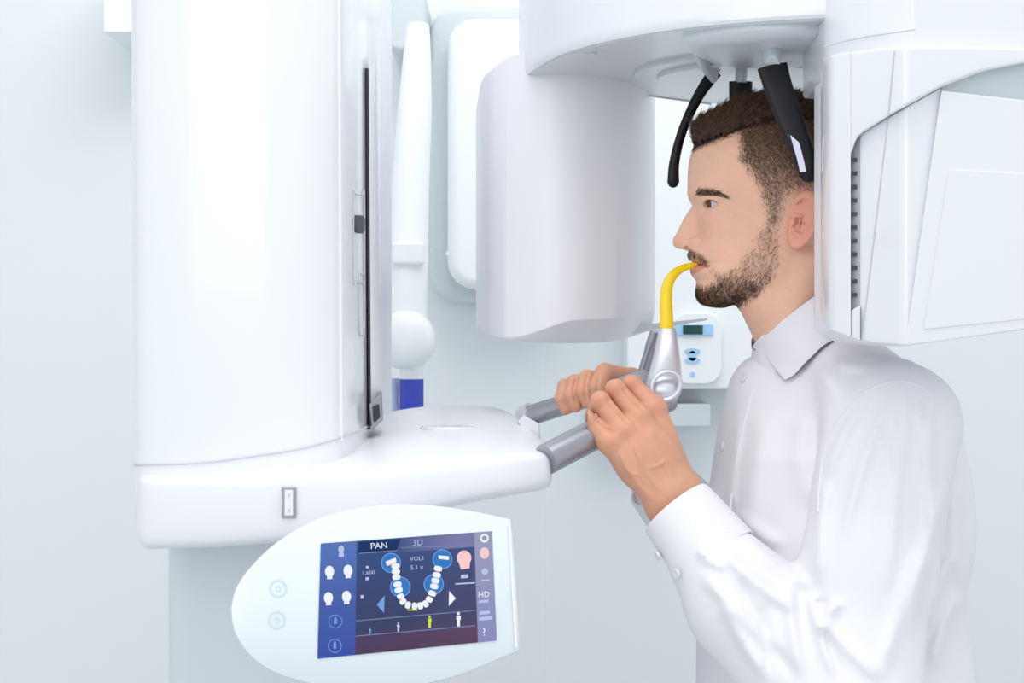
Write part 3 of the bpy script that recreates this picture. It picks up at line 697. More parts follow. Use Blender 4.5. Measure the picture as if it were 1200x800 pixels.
def head_d(q0):
    q = q0.copy(); y = np.abs(q[:, 1]); x = q[:, 0]; z = q[:, 2]; q[:, 1] = y
    cr = ell(q, (-28, 0, 34), (93.5, 74, 79))
    # face sections
    F = Ff(z); W = Wf(z); c = Cf(z); p = Pf(z)
    nb = np.maximum(Nf0(z)-F, 0)*sstep(-52, -46.5, z)*(1-sstep(-2, 6, z))
    wn = Wn(z)
    bump = nb*np.exp(-(y/wn)**2.3)*sstep(0, 35, x)
    # features on the front of the face
    bump += 2.2*np.exp(-((z-12)/6)**2-((y-20)/16)**2)*sstep(20, 50, x)            # brow ridge
    bump += -4.0*np.exp(-((z-0)/9)**2-((y-22)/12)**2)*sstep(10, 40, x)            # socket
    bump += 2.5*np.exp(-((z+24)/13)**2-((y-40)/14)**2)                             # cheekbone
    bump += -1.5*np.exp(-((z+52)/9)**2-((y-38)/9)**2)
    bump += -1.1*np.exp(-((y-19-.28*(-40-z))/3.0)**2)*np.exp(-((z+50)/9)**2)       # fold from nose to mouth
    cornz = -64.5-.03*y
    bump += -2.4*np.exp(-((z-cornz)/1.15)**2)*(1-sstep(20, 25.5, y))*sstep(20, 45, x)
    lipw = 1-sstep(14, 25, y)
    bump += 1.2*np.exp(-((z+60.5)/2.5)**2)*lipw*sstep(4, 9, y)+1.5*np.exp(-((z+69)/3.2)**2)*lipw*sstep(4, 9, y)
    bump += -1.0*np.exp(-((y-25.5)/3)**2-((z-cornz)/3)**2)
    xs = x-bump
    a = np.where(xs > c, F-c, 52.0)
    g = ((y/W)**p+(np.abs(xs-c)/a)**p)**(1/p)
    fc = (g-1)*np.minimum(a, W)*.92
    fc = smax(fc, z-62, 14)
    # underside of the jaw
    n = np.array((-38., -67.)); n /= np.linalg.norm(n)
    fc = smax(fc, (x-30)*(-.44)+(z+111.5)*(-.898), 8)
    fc = smax(fc, -(z+110.8), 5)
    # jaw angle
    d = smin(cr, fc, 8)
    # nose wings and nostrils
    al = ell(q, hp(817.5, 283.5, 13)+np.array((1, 0, 0)), (8.4, 6.2, 6.6)); d = smin(d, al, 1.8)
    dal = np.sqrt((((q-(hp(817.5, 283.5, 13)+np.array((1, 0, 0))))/np.array((8.4, 7, 6.6)))**2).sum(1)); d = d+1.5*np.exp(-((dal-1.13)/.17)**2)*(x < hp(818, 283, 13)[0]+3)*(z > hp(817, 289, 13)[2])
    tip = ell(q, (hp(797, 284)[0], 0, hp(797, 283)[2]), (7.5, 8.2, 7.0)); d = smin(d, tip, 3)
    d = smax(d, -ell(q, hp(808, 290.3, 8)+np.array((0, 0, .3)), (5.8, 3.4, 3.0)), .8)
    # crease behind the wing
    # neck
    t = np.clip((-60-z)/140, 0, 1.2); nx = -42+np.where(z < -109, .5, .12)*(z+109); rx = 55+3*t; ry = 54+5*t
    nk = (np.sqrt(((x-nx)/rx)**2+(y/ry)**2)-1)*55; nk = smax(nk, z+18, 14)
    d = smin(d, nk, 10)
    # neck muscle running from behind the ear to the collar bone
    d = smin(d, cap(q, (-62, 46, -62), (-22, 30, -168), 13, 9), 12)
    # eyelids over the ball
    e = q-eyeC; r = np.sqrt((e*e).sum(1)); lid = r-(EYR+1.5)
    d = smin(d, lid, 2.2)
    ea, eb, ec = e@EA, e@EB_, e@EC_; phi = np.arctan2(eb, ea); the = np.arctan2(ec, np.hypot(ea, eb))
    open_ = .30*np.clip(1-(phi/1.02)**2, -1, 1); cut = np.maximum(np.abs(the-.02-.05*np.cos(phi*1.5))-open_, -(ea-2)/12)*12
    cut = np.maximum(cut, r-17)
    d = smax(d, -cut, .7)
    ballin = r-(EYR-.9); d = np.minimum(d, ballin)
    # upper lid crease
    d = d+.7*np.exp(-(((the-.50)/.07)**2))*np.exp(-(phi/.8)**2)*(r < 22)*(ea > 0)
    d = smin(d, ear_d(q), 1.6)
    return d
HV, HQ = sdf_mesh(lambda p: head_d(p), (-135, -92, -215), (95, 92, 125), 1.25)
HV = smooth_v(HV, HQ, 1, .35)
def srgb(r, g, b):
    c = np.array((r, g, b))/255.; return np.where(c <= .04045, c/12.92, ((c+.055)/1.055)**2.4)
SK = srgb(234, 188, 162)
def skin_col(V, base=SK):
    n = noise3(V, .09, 3)[:, None]; n2 = noise3(V, .35, 5)[:, None]
    return np.clip(base*(1+.03*n+.02*n2)*np.array((1, 1, 1))+np.array((.012, -.004, -.004))*n, 0, 1)
def mixc(c, t, w): w = np.clip(w, 0, 1)[:, None]; return c*(1-w)+np.asarray(t)*w
PXH, PYH = hproj(HV)
hc = skin_col(HV)
x, y, z = HV[:, 0], np.abs(HV[:, 1]), HV[:, 2]
BEARD = [(902, 246), (913, 252), (914, 275), (915, 300), (909, 322), (890, 343), (866, 358), (840, 363), (815, 356), (811, 342), (817, 333), (826, 336), (838, 330), (834, 318), (829, 309), (835, 312), (846, 322), (862, 311), (875, 297), (884, 284), (887, 272), (897, 262)]
MOUST = [(804, 294), (812, 293.5), (824, 300), (833, 311), (829, 313), (822, 304.5), (810, 302), (806, 302)]
FADE = [(868, 176), (866, 150), (910, 136), (1050, 130), (1050, 262), (968, 262), (962, 226), (946, 221), (930, 222), (919, 234), (915, 252), (912, 262), (901, 262), (897, 240), (889, 216), (876, 196), (867, 186)]
TOPH = [(812, 174), (842, 161), (868, 151), (910, 139), (1060, 133), (1060, 60), (780, 60), (795, 150)]
bd = poly_sd(PXH, PYH, BEARD); md = poly_sd(PXH, PYH, MOUST); fd = poly_sd(PXH, PYH, FADE); td = poly_sd(PXH, PYH, TOPH)
def beard_w(px, py, d, V):
    w = 1-sstep(-9, 4, d)                      # soft edge
    w = w*(.50+.50*sstep(316, 350, py))*(.80+.35*noise3(V, .5, 8)); return np.clip(w, 0, 1)
bw = beard_w(PXH, PYH, bd, HV)*(y > 4) + (1-sstep(-6, 4, bd))*(y <= 4)
mw = np.clip(1-sstep(-2, 3, md), 0, 1)
eard = ear_d(np.stack([x, y, z], 1)); noear = sstep(1.0, 1.25, np.sqrt(((x-earP[0])/18)**2+((z-earP[2])/31)**2))
fw = np.clip((1-sstep(-12, 7, fd))*(.55+.45*(1-sstep(150, 235, PYH))), 0, 1)*noear; bw = bw*noear
HB = srgb(78, 54, 40)
hc = mixc(hc, srgb(132, 98, 80), .60*bw); hc = mixc(hc, srgb(150, 108, 90), .6*mw*(z > -64)); hc = mixc(hc, srgb(108, 80, 64), .72*fw); hc = mixc(hc, srgb(60, 40, 28), (1-sstep(-2, 3, td)))
# lips, ear and cheek redness
lz = -64.5-.03*y
lipm = (1-sstep(19, 25, y))*sstep(-75.0, -72.0, z+.12*y*0)*(1-sstep(-59.6, -58.2, z-.0))*(x > 30)*(1-sstep(0, 3, np.abs(z-lz)-(8.5-.27*y)))
LIP = [(800, 304.5), (812, 303.5), (820, 306), (829, 310), (822, 316.5), (812, 322), (800, 321)]
lipm = (1-sstep(-1, 1, poly_sd(PXH, PYH, LIP)))*(x > 30)
hc = mixc(hc, srgb(205, 125, 118), .8*lipm)
hc = mixc(hc, srgb(90, 40, 35), .8*np.exp(-((z-lz)/.9)**2)*(y < 25)*(x > 35))
hc = mixc(hc, srgb(228, 140, 120), .50*np.maximum(1-sstep(0, 2.5, eard), 1-sstep(.55, .85, np.sqrt(((x-earP[0])/18)**2+((z-earP[2])/31)**2))))
hc = mixc(hc, srgb(224, 150, 132), .25*np.exp(-((x-52)/14)**2-((z+26)/14)**2))
hc = mixc(hc, srgb(224, 150, 135), .28*np.exp(-((x-78)/9)**2-((z+40)/8)**2))
e = np.stack([x, y, z], 1)-eyeC; r = np.sqrt((e**2).sum(1)); ea, eb, ec = e@EA, e@EB_, e@EC_; phi = np.arctan2(eb, ea); the = np.arctan2(ec, np.hypot(ea, eb))
opn = .30*np.clip(1-(phi/1.02)**2, 0, 1)
hc = mixc(hc, srgb(52, 32, 26), .95*np.exp(-((the-(.06+opn+.02))/.075)**2)*(r < 15)*(ea > 0)*(np.abs(phi) < 1.05))
hc = mixc(hc, srgb(190, 120, 105), .6*np.exp(-((the+opn+.01)/.05)**2)*(r < 15)*(ea > 0)*(np.abs(phi) < 1.0))

# hands -------------------------------------------------------------------
def chain(p, pts, rads, k=.003):
    d = None
    for (a, b, ra, rb) in zip(pts[:-1], pts[1:], rads[:-1], rads[1:]):
        c = cap(p, a, b, ra, rb); d = c if d is None else smin(d, c, k)
    return d
def folds(p, d, lst, msk=None):
    px = 600+FX*p[:, 0]/p[:, 1]; py = HOR-FX*(p[:, 2]-ZC)/p[:, 1]
    for (x0, y0, x1, y1, amp, wd) in lst:
        e = np.array((x1-x0, y1-y0), float); t = ((px-x0)*e[0]+(py-y0)*e[1])/(e@e); tc = np.clip(t, 0, 1)
        # gentle bow
        bow = 4*np.sin(np.pi*tc); nx, ny = -e[1], e[0]; L = math.hypot(nx, ny); nx /= L; ny /= L
        dist = np.hypot(px-x0-tc*e[0]-nx*bow, py-y0-tc*e[1]-ny*bow)
        env = sstep(0, .18, tc)*(1-sstep(.75, 1, tc))+.0
        d = d-1.75*amp*np.exp(-(dist/wd)**2)*env*(1 if msk is None else msk)
    return d
tdir = np.array((nt1-nt0).normalized()); tn0 = np.array(nt0)
def W(px, py, Y): return np.array(P(px, py, Y))
def tubeY(px):       # depth of the near tube axis under column px
    t = (px-640)/(784-640); return 1.60+t*.10
def near_hand(p):
    wr = W(790, 586, 1.625); d = None
    # name, MCP, PIP, DIP, TIP
    F_ = [((715, 519), (691, 493), -.030, -.008, .0115, .0090),
          ((731, 506), (704, 471), -.037, -.010, .0120, .0097),
          ((750, 491), (722, 457), -.039, -.010, .0122, .0100),
          ((767, 479), (741, 452), -.036, -.008, .0120, .0098)]
    up_ = np.array((-.25, 0, .97))
    fing = None
    for i, (m, pi, ym, yp, rm, rp) in enumerate(F_):
        M = W(*m, tubeY(m[0])+ym); PI = W(*pi, tubeY(pi[0])+yp)
        t = ((PI-tn0)@tdir); ax = tn0+tdir*t         # axis point nearest
        back = np.array((0.12, 1, 0)); back -= tdir*(back@tdir); back /= np.linalg.norm(back); upv = np.cross(tdir, back); upv = upv if upv[2] > 0 else -upv
        R = .0155+rp*.82
        dip = ax+back*(R*.90)+upv*(R*.50)+tdir*.002; tip = ax+back*(R*.88)-upv*(R*.30)+tdir*.003; tip2 = ax+back*(R*.15)-upv*(R*1.0)+tdir*.003
        f = chain(p, [M, PI, dip, tip], [rm, rp, rp*.92, rp*.85], .002)
        # knuckle swellings
        f = smin(f, np.sqrt(((p-(PI+np.array((-.001, -.0015, .0015))))**2).sum(1))-rp*1.0, .003)
        fing = f if fing is None else smin(fing, f, .0016)
        pal = cap(p, M, wr+tdir*(.010*(i-1.3))+np.array((-.006, 0, .010)), rm*.96, .017); d = pal if d is None else smin(d, pal, .010)
        kn = np.sqrt(((p-(M+np.array((0, -.0025, .001))))**2).sum(1))-rm*.92; d = smin(d, kn, .006)
    # palm mass, wrist, forearm
    mid = (W(728, 535, tubeY(728)-.018)+W(772, 515, tubeY(772)-.018))/2
    d = smin(d, ell(p, W(755, 535, 1.628), (.030, .016, .032)), .012)
    fa = W(835, 640, 1.60)
    a2 = wr-fa; side = np.array((.74, 0, .67))
    d = smin(d, smin(cap(p, wr+side*.010, fa+side*.008, .0215, .016), cap(p, wr-side*.010, fa-side*.008, .0215, .016), .012), .012)
    # tendons
    for i, m in enumerate(((716, 521), (731, 507), (750, 492), (767, 479))):
        A = W(m[0]+4, m[1]+5, tubeY(m[0])-.0435+.004*(i == 0)*2); B = W(780+3*i, 572, 1.611); d = smin(d, cap(p, A, B, .0042, .0016), .005)
    d = smin(d, fing, .005)
    # thumb round the far side
    axi = tn0+tdir*((W(765, 466, 1.65)-tn0)@tdir)
    th = chain(p, [W(777, 550, 1.635), W(771, 512, 1.665), W(764, 492, 1.695), axi+np.array((-.014, .024, .004))], [.016, .0125, .0105, .009], .004)
    return folds(p, smin(d, th, .008), [(724, 526, 768, 590, .0010, 4), (741, 512, 780, 582, .0011, 4), (760, 497, 794, 565, .0010, 4), (752, 530, 757, 572, .0008, 2.2), (730, 545, 752, 556, .0007, 2.2), (757, 548, 783, 535, .0007, 2.2),
        (692, 478, 724, 510, -.0012, 1.6), (709, 461, 741, 499, -.0012, 1.6), (728, 451, 759, 484, -.0012, 1.6)])
NV, NQ = sdf_mesh(near_hand, W(665, 660, 1.50)-.0, (W(860, 425, 1.74)[0], 1.74, W(700, 425, 1.74)[2]), .0011, 1.9) if False else sdf_mesh(near_hand, (.075, 1.555, 1.285), (.225, 1.725, 1.475), .0011, 1.9)
fdir = np.array((ft1-ft0).normalized()); fn0 = np.array(ft0)
def far_hand(p):
    wr = W(768, 548, 1.875); d = None; fing = None
    back = np.array((0, 1., 0)); back -= fdir*(back@fdir); back /= np.linalg.norm(back); upv = np.cross(fdir, back); upv = upv if upv[2] > 0 else -upv
    for i, (px_, rm, rp) in enumerate(((670.5, .0095, .0082), (682.5, .0100, .0088), (697.5, .0105, .0092), (713.5, .0108, .0098))):
        t = (px_-620)/(765-620); ax = fn0+fdir*((ft1-ft0).length*t); R = .0115+rp*.85
        M = ax+back*(.030)+upv*.004+fdir*(.012+.003*i); PI = ax+upv*(R*1.02)-back*(.001)+fdir*(.006 if i == 3 else .001)
        dip = ax-back*(R*.92)+upv*(R*.42); tip = ax-back*(R*.98)-upv*(R*.22)+fdir*.001
        f = chain(p, [M, PI, dip, tip], [rm, rp*1.02, rp*.95, rp*.82], .003); fing = f if fing is None else smin(fing, f, .0012)
        pal = cap(p, M, wr+fdir*(.009*(i-1.5)), rm, .017); d = pal if d is None else smin(d, pal, .010)
    d = smin(d, fing, .004)
    # the index finger's web towards the thumb, thumb under the tube
    ax = fn0+fdir*((ft1-ft0).length*.73)
    th = chain(p, [W(768, 510, 1.865), ax+back*.030-upv*.010+fdir*.008, ax-upv*.022+back*.014, ax-upv*.026-back*.006-fdir*.02], [.016, .0125, .0105, .009], .004)
    d = smin(d, th, .008)
    fa = W(805, 605, 1.90); d = smin(d, cap(p, wr, fa, .022, .018), .012); return folds(p, d, [(676, 440, 677, 478, -.0010, 1.5), (690, 432, 689, 484, -.0010, 1.5), (705, 424, 703, 484, -.0010, 1.5)])
FV, FQ = sdf_mesh(far_hand, (.045, 1.71, 1.27), (.215, 1.945, 1.49), .0012, 1.9)
def hand_col(V, tips, scale=1000):
    c = skin_col(V*scale, srgb(212, 158, 130)); return c
nc = hand_col(NV, None); fc_ = hand_col(FV, None)
for m in ((715, 519), (731, 506), (750, 491), (767, 479), (691, 493), (704, 471), (722, 457), (741, 452)):
    q = W(*m, tubeY(m[0])-.035); rr2 = np.hypot(NV[:, 0]-q[0], NV[:, 2]-q[2]); nc = mixc(nc, srgb(208, 132, 108), .40*np.exp(-(rr2/.0075)**2))

# torso, arms and legs under the clothes (one coarse implicit) ---------------
NS = W(1044, 502, 1.595); NE = W(990, 842, 1.535); NWR = W(787, 590, 1.62)
FS = np.array((.372, 1.95, 1.405)); FE = np.array((.325, 1.985, 1.150)); FW_ = W(770, 562, 1.885)
zt = [1.10, 1.17, 1.25, 1.30, 1.36, 1.41, 1.445, 1.475, 1.50]
def secx(py, pxf, pxb, Y=1.76): z = ZC-(py-HOR)/FX*Y; return z, (pxf-600)/FX*Y, (pxb-600)/FX*Y
SEC = sorted([secx(418, 872, 1030), secx(440, 858, 1075), secx(480, 848, 1112), secx(520, 841, 1126), secx(580, 832, 1134), (secx(640, 825, 1134)), secx(690, 821, 1124), secx(740, 819, 1126), secx(800, 818, 1136), secx(900, 818, 1130)])
sz = [s[0] for s in SEC]; Xf = curve1(sz, [s[1] for s in SEC], .7, 1.7, .012, .002); Xb = curve1(sz, [s[2] for s in SEC], .7, 1.7, .012, .002)
def torso_d(p, g=0.0):
    x, y, z = p[:, 0], p[:, 1], p[:, 2]; a = (Xb(z)-Xf(z))/2; xc = (Xb(z)+Xf(z))/2
    b = np.interp(z, [.9, 1.15, 1.3, 1.38, 1.42, 1.45, 1.49], [.165, .165, .175, .165, .142, .108, .065])
    t = ((np.abs(x-xc)/a)**2.15+(np.abs(y-1.765)/b)**2.15)**(1/2.15)
    d = (t-1)*np.minimum(a, b)
    d = smax(d, z-1.487, .03); d = smax(d, .86-z, .02)
    # trapezius and shoulder line
    for sgn, Sj in ((1, NS), (-1, FS)):
        d = smin(d, cap(p, (.345, 1.752-.03*sgn, 1.478), (Sj[0]-.012, Sj[1]+.02*sgn, Sj[2]+.022), .045, .054), .03)
    return d+g
def sleeve_near(p):
    d = cap(p, NS, (NS+NE)/2, .069, .061); d = smin(d, cap(p, (NS+NE)/2, NE+np.array((.0, 0, .0)), .061, .066), .02)
    wc = NWR+np.array((.012, 0, -.014))
    m = NE*.42+wc*.58+np.array((-.004, 0, -.006)); f = smin(cap(p, NE, m, .066, .053), cap(p, m, wc, .053, .037), .015)
    f = smax(f, ((p-wc)@((wc-NE)/np.linalg.norm(wc-NE)))-.010, .004)
    return smin(d, f, .022)
def sleeve_far(p):
    d = cap(p, FS, FE, .066, .060); wc = FW_+np.array((.006, 0, -.008))
    f = cap(p, FE, wc, .058, .036); f = smax(f, ((p-wc)@((wc-FE)/np.linalg.norm(wc-FE)))-.006, .004); return smin(d, f, .02)
FOLD_A = [  # near sleeve: x0,y0,x1,y1,amplitude,width
    (1040, 468, 985, 640, .0035, 7), (1065, 470, 1040, 700, .003, 8), (1090, 478, 1095, 640, .004, 8), (1012, 470, 968, 560, .003, 6), (1052, 462, 1050, 560, .0025, 4), (1078, 468, 1088, 560, .0025, 4),
    (970, 560, 962, 690, .004, 8), (1110, 560, 1060, 760, .004, 9), (1085, 640, 1030, 800, .004, 10), (985, 700, 960, 745, .006, 8),
    (840, 640, 940, 720, .0045, 7), (820, 668, 925, 770, .004, 8), (870, 628, 955, 690, .004, 7), (845, 700, 905, 800, .0045, 8), (862, 672, 935, 800, -.004, 7), (925, 672, 940, 800, .005, 8), (948, 690, 985, 800, .0045, 7), (960, 720, 1040, 800, .004, 8),
    (950, 705, 985, 700, -.003, 4), (815, 640, 855, 668, .003, 5), (962, 712, 990, 800, -.004, 5), (898, 700, 905, 800, -.003, 6)]
FOLD_T = [(870, 470, 850, 700, .002, 6), (900, 480, 880, 640, .0025, 14), (960, 430, 1000, 480, .003, 8), (940, 480, 950, 600, .003, 14), (1120, 560, 1125, 690, .004, 8), (1118, 640, 1085, 740, .005, 8), (1125, 690, 1090, 790, .005, 8), (1060, 420, 1100, 455, .003, 6),
          (860, 600, 920, 640, .003, 9), (835, 560, 850, 700, .003, 8), (970, 420, 1050, 436, .0025, 6)]
def shirt_d(p):
    t = torso_d(p); t = folds(p, t, FOLD_T); t = t+.0016*noise3(p, 28, 11)
    a = sleeve_near(p); a = folds(p, a, FOLD_A)+.0014*noise3(p, 45, 12)
    # gathered sleeve head: fine pleats under the shoulder seam
    px = 600+FX*p[:, 0]/p[:, 1]; py = HOR-FX*(p[:, 2]-ZC)/p[:, 1]
    ang = np.arctan2(py-560, px-1060); rad = np.hypot((px-1060)*1.15, py-560)
    a = a-.0016*np.sin(ang*26+2*np.sin(ang*5))*np.exp(-((rad-84)/26)**2)*(py < 500)*(px > 1010)
    d = smin(t, a, .006)
    # armhole seam
    d = smin(d, sleeve_far(p)+.0015*noise3(p, 40, 14), .02)
    return d
SV, SQ = sdf_mesh(shirt_d, (.12, 1.44, .85), (.53, 2.08, 1.56), .0032, 1.8)
SV = smooth_v(SV, SQ, 1, .4)
def body_low(p):
    d = torso_d(p, .012)
    d = smin(d, smin(cap(p, NS, NE, .05, .042), cap(p, NE, NWR+np.array((.01, 0, -.012)), .042, .026), .02), .02)
    d = smin(d, smin(cap(p, FS, FE, .05, .042), cap(p, FE, FW_+np.array((.006, 0, -.008)), .042, .024), .02), .02)
    for s in (-1, 1):
        d = smin(d, cap(p, (.36, 1.765+.09*s, .92), (.35, 1.765+.10*s, .5), .078, .052), .03); d = smin(d, cap(p, (.35, 1.765+.10*s, .5), (.37, 1.765+.10*s, .10), .05, .034), .02)
        d = smin(d, cap(p, (.375, 1.765+.10*s, .05), (.22, 1.765+.11*s, .035), .035, .022), .02)
    return d
LV, LQ = sdf_mesh(body_low, (.10, 1.44, 0), (.55, 2.08, 1.50), .008, 1.8)
parts = [(h2w(HV), HQ, hc), (NV, NQ, nc), (FV, FQ, fc_), (LV, LQ, skin_col(LV*1000))]
VV, QQ, CC, off = [], [], [], 0
for v, q, c in parts: VV.append(v); QQ.append(q+off); CC.append(c); off += len(v)
body = np_mesh('body', np.concatenate(VV), np.concatenate(QQ), SKIN, man, np.concatenate(CC))

# eyes --------------------------------------------------------------------
for sg in (1, -1):
    cen_ = eyeC.copy(); cen_[1] *= sg; n1, n2 = 64, 40; v = []; q = []; cl_ = []
    gaze = np.array((math.cos(.36), math.sin(.36)*sg, -.03)); gaze /= np.linalg.norm(gaze)
    for j in range(n2+1):
        for i in range(n1):
            th = math.pi*j/n2; ph = 2*math.pi*i/n1; g1 = np.cross((0, 0, 1.), gaze); g1 /= np.linalg.norm(g1); g2 = np.cross(gaze, g1); dloc = gaze*math.cos(th)+(g1*math.cos(ph)+g2*math.sin(ph))*math.sin(th)
            ang = th; R = EYR+(1.0*math.exp(-(ang/.38)**2)); v.append(cen_+dloc*R)
            if ang < .17: cl_.append(srgb(12, 8, 8))
            elif ang < .46: cl_.append(srgb(82, 52, 34))
            elif ang < .50: cl_.append(srgb(40, 26, 20))
            else: cl_.append(srgb(205, 192, 186))
    for j in range(n2):
        for i in range(n1): q.append((j*n1+i, j*n1+(i+1) % n1, (j+1)*n1+(i+1) % n1, (j+1)*n1+i))
    np_mesh('eyeball', h2w(np.array(v)), np.array(q), EYEM, man, np.array(cl_))

# hair --------------------------------------------------------------------
def hair_d(q0):
    q = q0.copy(); q[:, 1] = np.abs(q[:, 1]); x, y, z = q.T
    c = np.array((-26., 0, 38.)); r = np.array((92., 74., 82.)); pw = 2.25
    t = (np.abs((q-c)/r)**pw).sum(1)**(1/pw); d = (t-1)*78
    # quiff
    d = smin(d, ell(q, (29, 8, 80), (35, 40, 20)), 8)
    px, py = hproj(q); lim = poly_sd(px, py, TOPH)*.92+1.6*np.sin(x*.9+1.5*np.sin(x*.37))*1.0+1.2*noise3(q0, .5, 9)
    d = smax(d, lim, 13)
    gro = np.sin(y*.9+.25*x+2.2*np.sin(x*.06+z*.05))*.6+np.sin(x*.55-z*.32+1.5*np.sin(y*.12))*.55+np.sin(x*1.3-z*.9+y*.4)*.3
    return d-gro*1.0
AV, AQ = sdf_mesh(hair_d, (-130, -90, 40), (85, 90, 135), 1.5, 2.0)
hcol = np.clip(srgb(62, 43, 30)*(1+.35*noise3(AV, .5, 21)[:, None]), 0, 1)
hair = np_mesh('hair', h2w(AV), AQ, HAIRM, man, hcol, label='short dark brown hair')
def strands(name, V, Q, N, wfun, dirfun, length, rad, colf, seed, parent=man, segs=3, dfn=None, label=None, lift=.3):
    """thin tapered three-sided hairs rooted on the surface"""
    r = np.random.default_rng(seed); fc = V[Q].mean(1); e1 = V[Q[:, 2]]-V[Q[:, 0]]; e2 = V[Q[:, 3]]-V[Q[:, 1]]; nn = np.cross(e1, e2); ar = np.linalg.norm(nn, axis=1); nn /= ar[:, None]+1e-9
    w = wfun(fc)*ar; pr = w/w.sum(); idx = r.choice(len(fc), N, p=pr); u = r.uniform(-.5, .5, (N, 2))
    root = fc[idx]+e1[idx]*u[:, :1]+e2[idx]*u[:, 1:]; n = nn[idx]
    d = dirfun(root, n, r); d = d-(d*n).sum(1, keepdims=True)*n; d /= np.linalg.norm(d, axis=1, keepdims=True)+1e-9
    L = length*r.uniform(.6, 1.3, N)[:, None]; lf = (lift*r.uniform(.4, 1.6, N))[:, None]
    rings_ = []; side = np.cross(d, n); ang = np.arange(3)*2*math.pi/3
    for k in range(segs+1):
        t = k/segs; c = root+d*L*t+n*(lf*L*(t-.45*t*t)); rr3 = rad*(1-.85*t)
        rings_.append(np.stack([c+(side*math.cos(a)+n*math.sin(a))*rr3 for a in ang], 1))
    A = np.stack(rings_, 1).reshape(N, -1, 3); nv = (segs+1)*3; q = []
    for k in range(segs):
        for a in range(3): q.append((k*3+a, k*3+(a+1) % 3, k*3+3+(a+1) % 3, k*3+3+a))
    q = np.array(q); QQ_ = (np.arange(N)[:, None, None]*nv+q[None]).reshape(-1, 4); col = np.repeat(colf(root, r), nv, 0)
    return np_mesh(name, h2w(A.reshape(-1, 3)), QQ_, HAIRM, parent, np.clip(col, 0, 1), label=label)
def hcolf(base, var): 
    return lambda root, r: base*(1+var*r.normal(size=(len(root), 1)))
def side_w(fcs): px, py = hproj(fcs); return ((1-sstep(-9, 6, poly_sd(px, py, FADE)))*(.35+.65*(1-sstep(150, 240, py)))*(px < 975)*(fcs[:, 1] > 0))
def dside(root, n, r): s = np.stack([-.45+.3*r.normal(size=len(root)), .2*r.normal(size=len(root)), -.9+.2*r.normal(size=len(root))], 1); return s
strands('hair_fade', HV, HQ, 14000, side_w, dside, 3.6, .13, hcolf(srgb(88, 64, 48), .3), 31, parent=hair, segs=2, lift=.35)
def top_w(fcs): px, py = hproj(fcs); return (px < 985)*(poly_sd(px, py, TOPH) < 2)*(fcs[:, 2] > 50)*(.3+.7*(fcs[:, 1] > -20))
def dtop(root, n, r):
    k = len(root); s = np.stack([-.75+.25*r.normal(size=k), -.25*np.sign(root[:, 1])+.2*r.normal(size=k), .55+.25*r.normal(size=k)], 1); return s
strands('hair_lock', AV, AQ, 14000, top_w, dtop, 12, .24, hcolf(srgb(84, 60, 41), .55), 32, parent=hair, segs=4, lift=.10)
def blend_w(fcs): px, py = hproj(fcs); d = poly_sd(px, py, TOPH); return (d > -5)*(d < 5)*(fcs[:, 2] > 40)*(px < 985)*np.exp(-np.abs(d)/3)
def dblend(root, n, r): k = len(root); return np.stack([-.8+.3*r.normal(size=k), .1*r.normal(size=k), .1+.45*r.normal(size=k)], 1)
strands('hair_blend', HV, HQ, 2600, blend_w, dblend, 7.5, .16, hcolf(srgb(74, 52, 38), .3), 35, parent=hair, segs=3, lift=.35)
def bw_f(fcs):
    px, py = hproj(fcs); d = poly_sd(px, py, BEARD); a = np.clip((1-sstep(-7, 4, d)), 0, 1)*(.17+.83*sstep(312, 350, py)); m = .45*(1-sstep(-2, 2, poly_sd(px, py, MOUST)))*(fcs[:, 0] > 40); ok = (fcs[:, 1] > -35)*(eardist(fcs) > 3)
    return np.maximum(a, m)*ok*(.55+.45*(noise3(fcs, .45, 8) > -.1))
def eardist(f): g = f.copy(); g[:, 1] = np.abs(g[:, 1]); return ear_d(g)
def dbeard(root, n, r): k = len(root); return np.stack([.25+.35*r.normal(size=k), .2*r.normal(size=k), -.9+.3*r.normal(size=k)], 1)
strands('beard', HV, HQ, 9000, bw_f, dbeard, 3.8, .13, hcolf(srgb(84, 58, 43), .35), 33, segs=2, lift=.5, label='short dark stubble beard and moustache')
BROW = [(815, 228.5), (815.5, 223.5), (822, 221.5), (836, 222.5), (850, 229), (852, 232), (838, 228.5), (824, 229)]
def brw(fcs): px, py = hproj(fcs); return (1-sstep(-1, 1.2, poly_sd(px, py, BROW)))*(fcs[:, 0] > 15)
def dbrow(root, n, r): k = len(root); return np.stack([-.6+.1*r.normal(size=k), .6*np.sign(root[:, 1])+.1*r.normal(size=k), .25-.5*sstep(0, 1, (60-root[:, 0])/30)+.2*r.normal(size=k)], 1)
strands('eyebrow', HV, HQ, 900, brw, dbrow, 5.5, .18, hcolf(srgb(70, 46, 34), .2), 34, segs=2, lift=.12, label='dark brown eyebrows')

# shirt -------------------------------------------------------------------
shirt = np_mesh('shirt', SV, SQ, SHIRT, man, label='white cotton dress shirt')
bvh = BVHTree.FromPolygons([tuple(v) for v in SV], [tuple(int(i) for i in q) for q in SQ])
def cast(px, py, off=0.0):
    o = Vector((0, 0, ZC)); d = Vector(((px-600)/FX, 1, (HOR-py)/FX)).normalized(); h_ = bvh.ray_cast(o+d*.8, d)
    if h_[0] is None: return None, None
    return h_[0]-d*off*0+h_[1]*off, h_[1]
